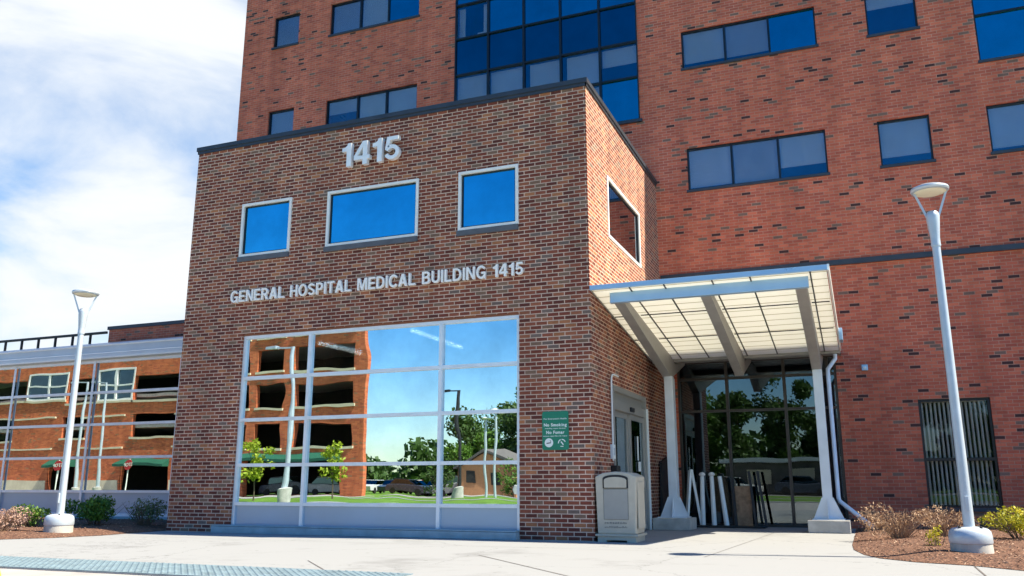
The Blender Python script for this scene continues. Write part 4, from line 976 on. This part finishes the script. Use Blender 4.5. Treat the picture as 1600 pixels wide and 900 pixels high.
for i, (x, y, h_, r_, mt_, lab) in enumerate(TL): tree('tree', lab, x, y, h_, r_, mt_, 40+i, 7000, .42)
tree('young_tree', 'lime young tree left, mirrored before the garage entrance', -32.0, -32, 4.1, 1.2, 'leaf_lime', 71, 900, .22, .06, 'young street trees', .35)
tree('young_tree', 'lime young tree right, mirrored below the wavy garage openings', -26.2, -32, 3.5, 1.1, 'leaf_lime', 72, 800, .22, .06, 'young street trees', .35)
# woods far behind the lots
wd = MB(); r_ = random.Random(5)
for k in range(15000):
    x = r_.uniform(-95, 75); hh = (4.6 if x < -34 else 7.5) + 1.8*math.sin(x*.35) + 1.3*math.sin(x*.83+1)
    y = -94+r_.uniform(-5, 5); z = hh*r_.random()**.8
    ax = Vector((r_.gauss(0, 1), r_.gauss(0, 1), r_.gauss(0, 1))).normalized(); u = ax.orthogonal().normalized(); w = ax.cross(u); l = r_.uniform(.7, 1.6); p = Vector((x, y, z))
    wd.add([p-w*l*.5, p+u*l*.35, p+w*l*.5, p-u*l*.35], [(0, 1, 2, 3)])
struct(wd, 'woodland', 'leaf_dark', 'stuff', fix=False)
hg = thing('low_shop', 'long low building with pale flat roof mirrored beneath the lobby trees', 'building', (2, -56, 0))
build(MB().box(-7, 9, -56, -50.9-1.2, -.1, 2.7), 'wall', 'room_wall', hg); build(MB().box(-7.5, 9.5, -56.3, -51.6, 2.72, 3.05), 'roof', 'roof_metal', hg)
for x in (-5, -1.5, 2.5, 6): build(MB().box(x, x+1.8, -52.08, -52.02, .9, 2.1), 'window', 'sill_cream', hg)
for x, lab in ((5.1, 'left yellow bollard mirrored in the window with blinds'), (6.9, 'right yellow bollard mirrored in the window with blinds')):
    g = thing('yellow_bollard', lab, 'bollard', (x, -8.2, 0), 'yellow bollards')
    build(MB().lathe((x, -8.2, -.05), [(.08, 0), (.08, 1.05), (.06, 1.12), (.02, 1.14)], 14), 'post', 'road_yellow', g, smooth=True)
# house
ho = thing('brick_house', 'low orange brick house with grey gable roof, mirrored at right', 'house', (-24.5, -54, 0))
build(MB().prism([(-27.5, -.1), (-22, -.1), (-22, 2.2), (-24.7, 3.5), (-27.5, 2.2)], 'y', -56, -52), 'wall', 'stucco', ho)
build(MB().prism([(-27.9, 2.1), (-24.7, 3.6), (-21.6, 2.1), (-21.6, 2.3), (-24.7, 3.85), (-27.9, 2.3)], 'y', -56.3, -51.7), 'roof', 'roof_shingle', ho)
for x in (-26.5, -24.1): build(MB().box(x, x+.9, -52.0, -51.95, .9, 1.9), 'window', 'room_dark', ho)
# parked cars
def car(x, y, mat, label):
    g = thing('parked_car', label, 'car', (x, y, 0), 'cars parked across the street')
    pr_ = [(-2.2, .25), (2.2, .25), (2.25, .75), (1.5, .92), (-2.1, .98), (-2.25, .6)]
    build(MB().prism([(x+a, b_) for a, b_ in pr_], 'y', y-.85, y+.85), 'body', mat, g, bevel=.05)
    cb_ = [(-1.9, .97), (1.15, .93), (.5, 1.42), (-1.3, 1.45)]
    build(MB().prism([(x+a, b_) for a, b_ in cb_], 'y', y-.72, y+.72), 'cabin', 'garage_glass', g, bevel=.03)
    build(MB().prism([(x+.52, 1.425), (x-1.32, 1.455), (x-1.3, 1.5), (x+.5, 1.47)], 'y', y-.7, y+.7), 'roof', mat, g)
    for dx in (-1.35, 1.35):
        for dy in (-.86, .70): build(MB().prism([(x+dx+.32*math.cos(a*.5236), .30+.32*math.sin(a*.5236)) for a in range(12)], 'y', y+dy, y+dy+.18), 'wheel', 'tyre', g)
    return g
for x, y, mt_, lab in ((-33.5, -55.5, 'car_dark', 'dark car parked beside the garage corner'), (-28.6, -55.5, 'car_silver', 'silver car parked left of the brown house'), (-36.5, -62, 'car_white', 'white car far beyond the garage corner'), (-31, -63, 'car_red', 'red car far beyond the garage corner'),
                       (-19.0, -50.5, 'car_white', 'white car parked right of the brown house'), (-13.5, -50.5, 'car_red', 'red car parked on the lot across the street'),
                       (-6.0, -50.5, 'car_white', 'white car mirrored at the left of the lobby'), (-.5, -50.5, 'car_dark', 'dark car mirrored at the lobby centre'), (6.5, -50.5, 'car_white', 'white car mirrored below the blinds')):
    car(x, y, mt_, lab)
row_ = ['white', 'dark', 'red', 'silver', 'white', 'silver', 'dark']
for k, c_ in enumerate(row_):
    g = car(0, 0, 'car_'+c_, '%s car, %s in the nose-out row mirrored left of the house' % (c_, ['first', 'second', 'third', 'fourth', 'fifth', 'sixth', 'seventh'][k]))
    g.location = (-45.2+k*2.75, -68.0+.35*(k % 3), 0); g.rotation_euler.z = R(90+(k*7 % 5)-2)
tree('street_bush', 'round bush hiding the left side of the house', -28.3, -50.6, 2.3, 1.2, 'leaf_dark', 91, 700, .22, .05, 'bushes by the house', .1)
tree('street_bush', 'small bush hiding the right side of the house', -21.6, -50.4, 2.7, 1.5, 'leaf_green', 92, 800, .22, .05, 'bushes by the house', .1)
for k, (x, y) in enumerate(((-38.2, -50.5), (-43.2, -50.5))): car(x, y, 'car_dark' if k else 'car_silver', ['silver car parked inside the garage entrance', 'dark car parked inside the garage entrance'][k])
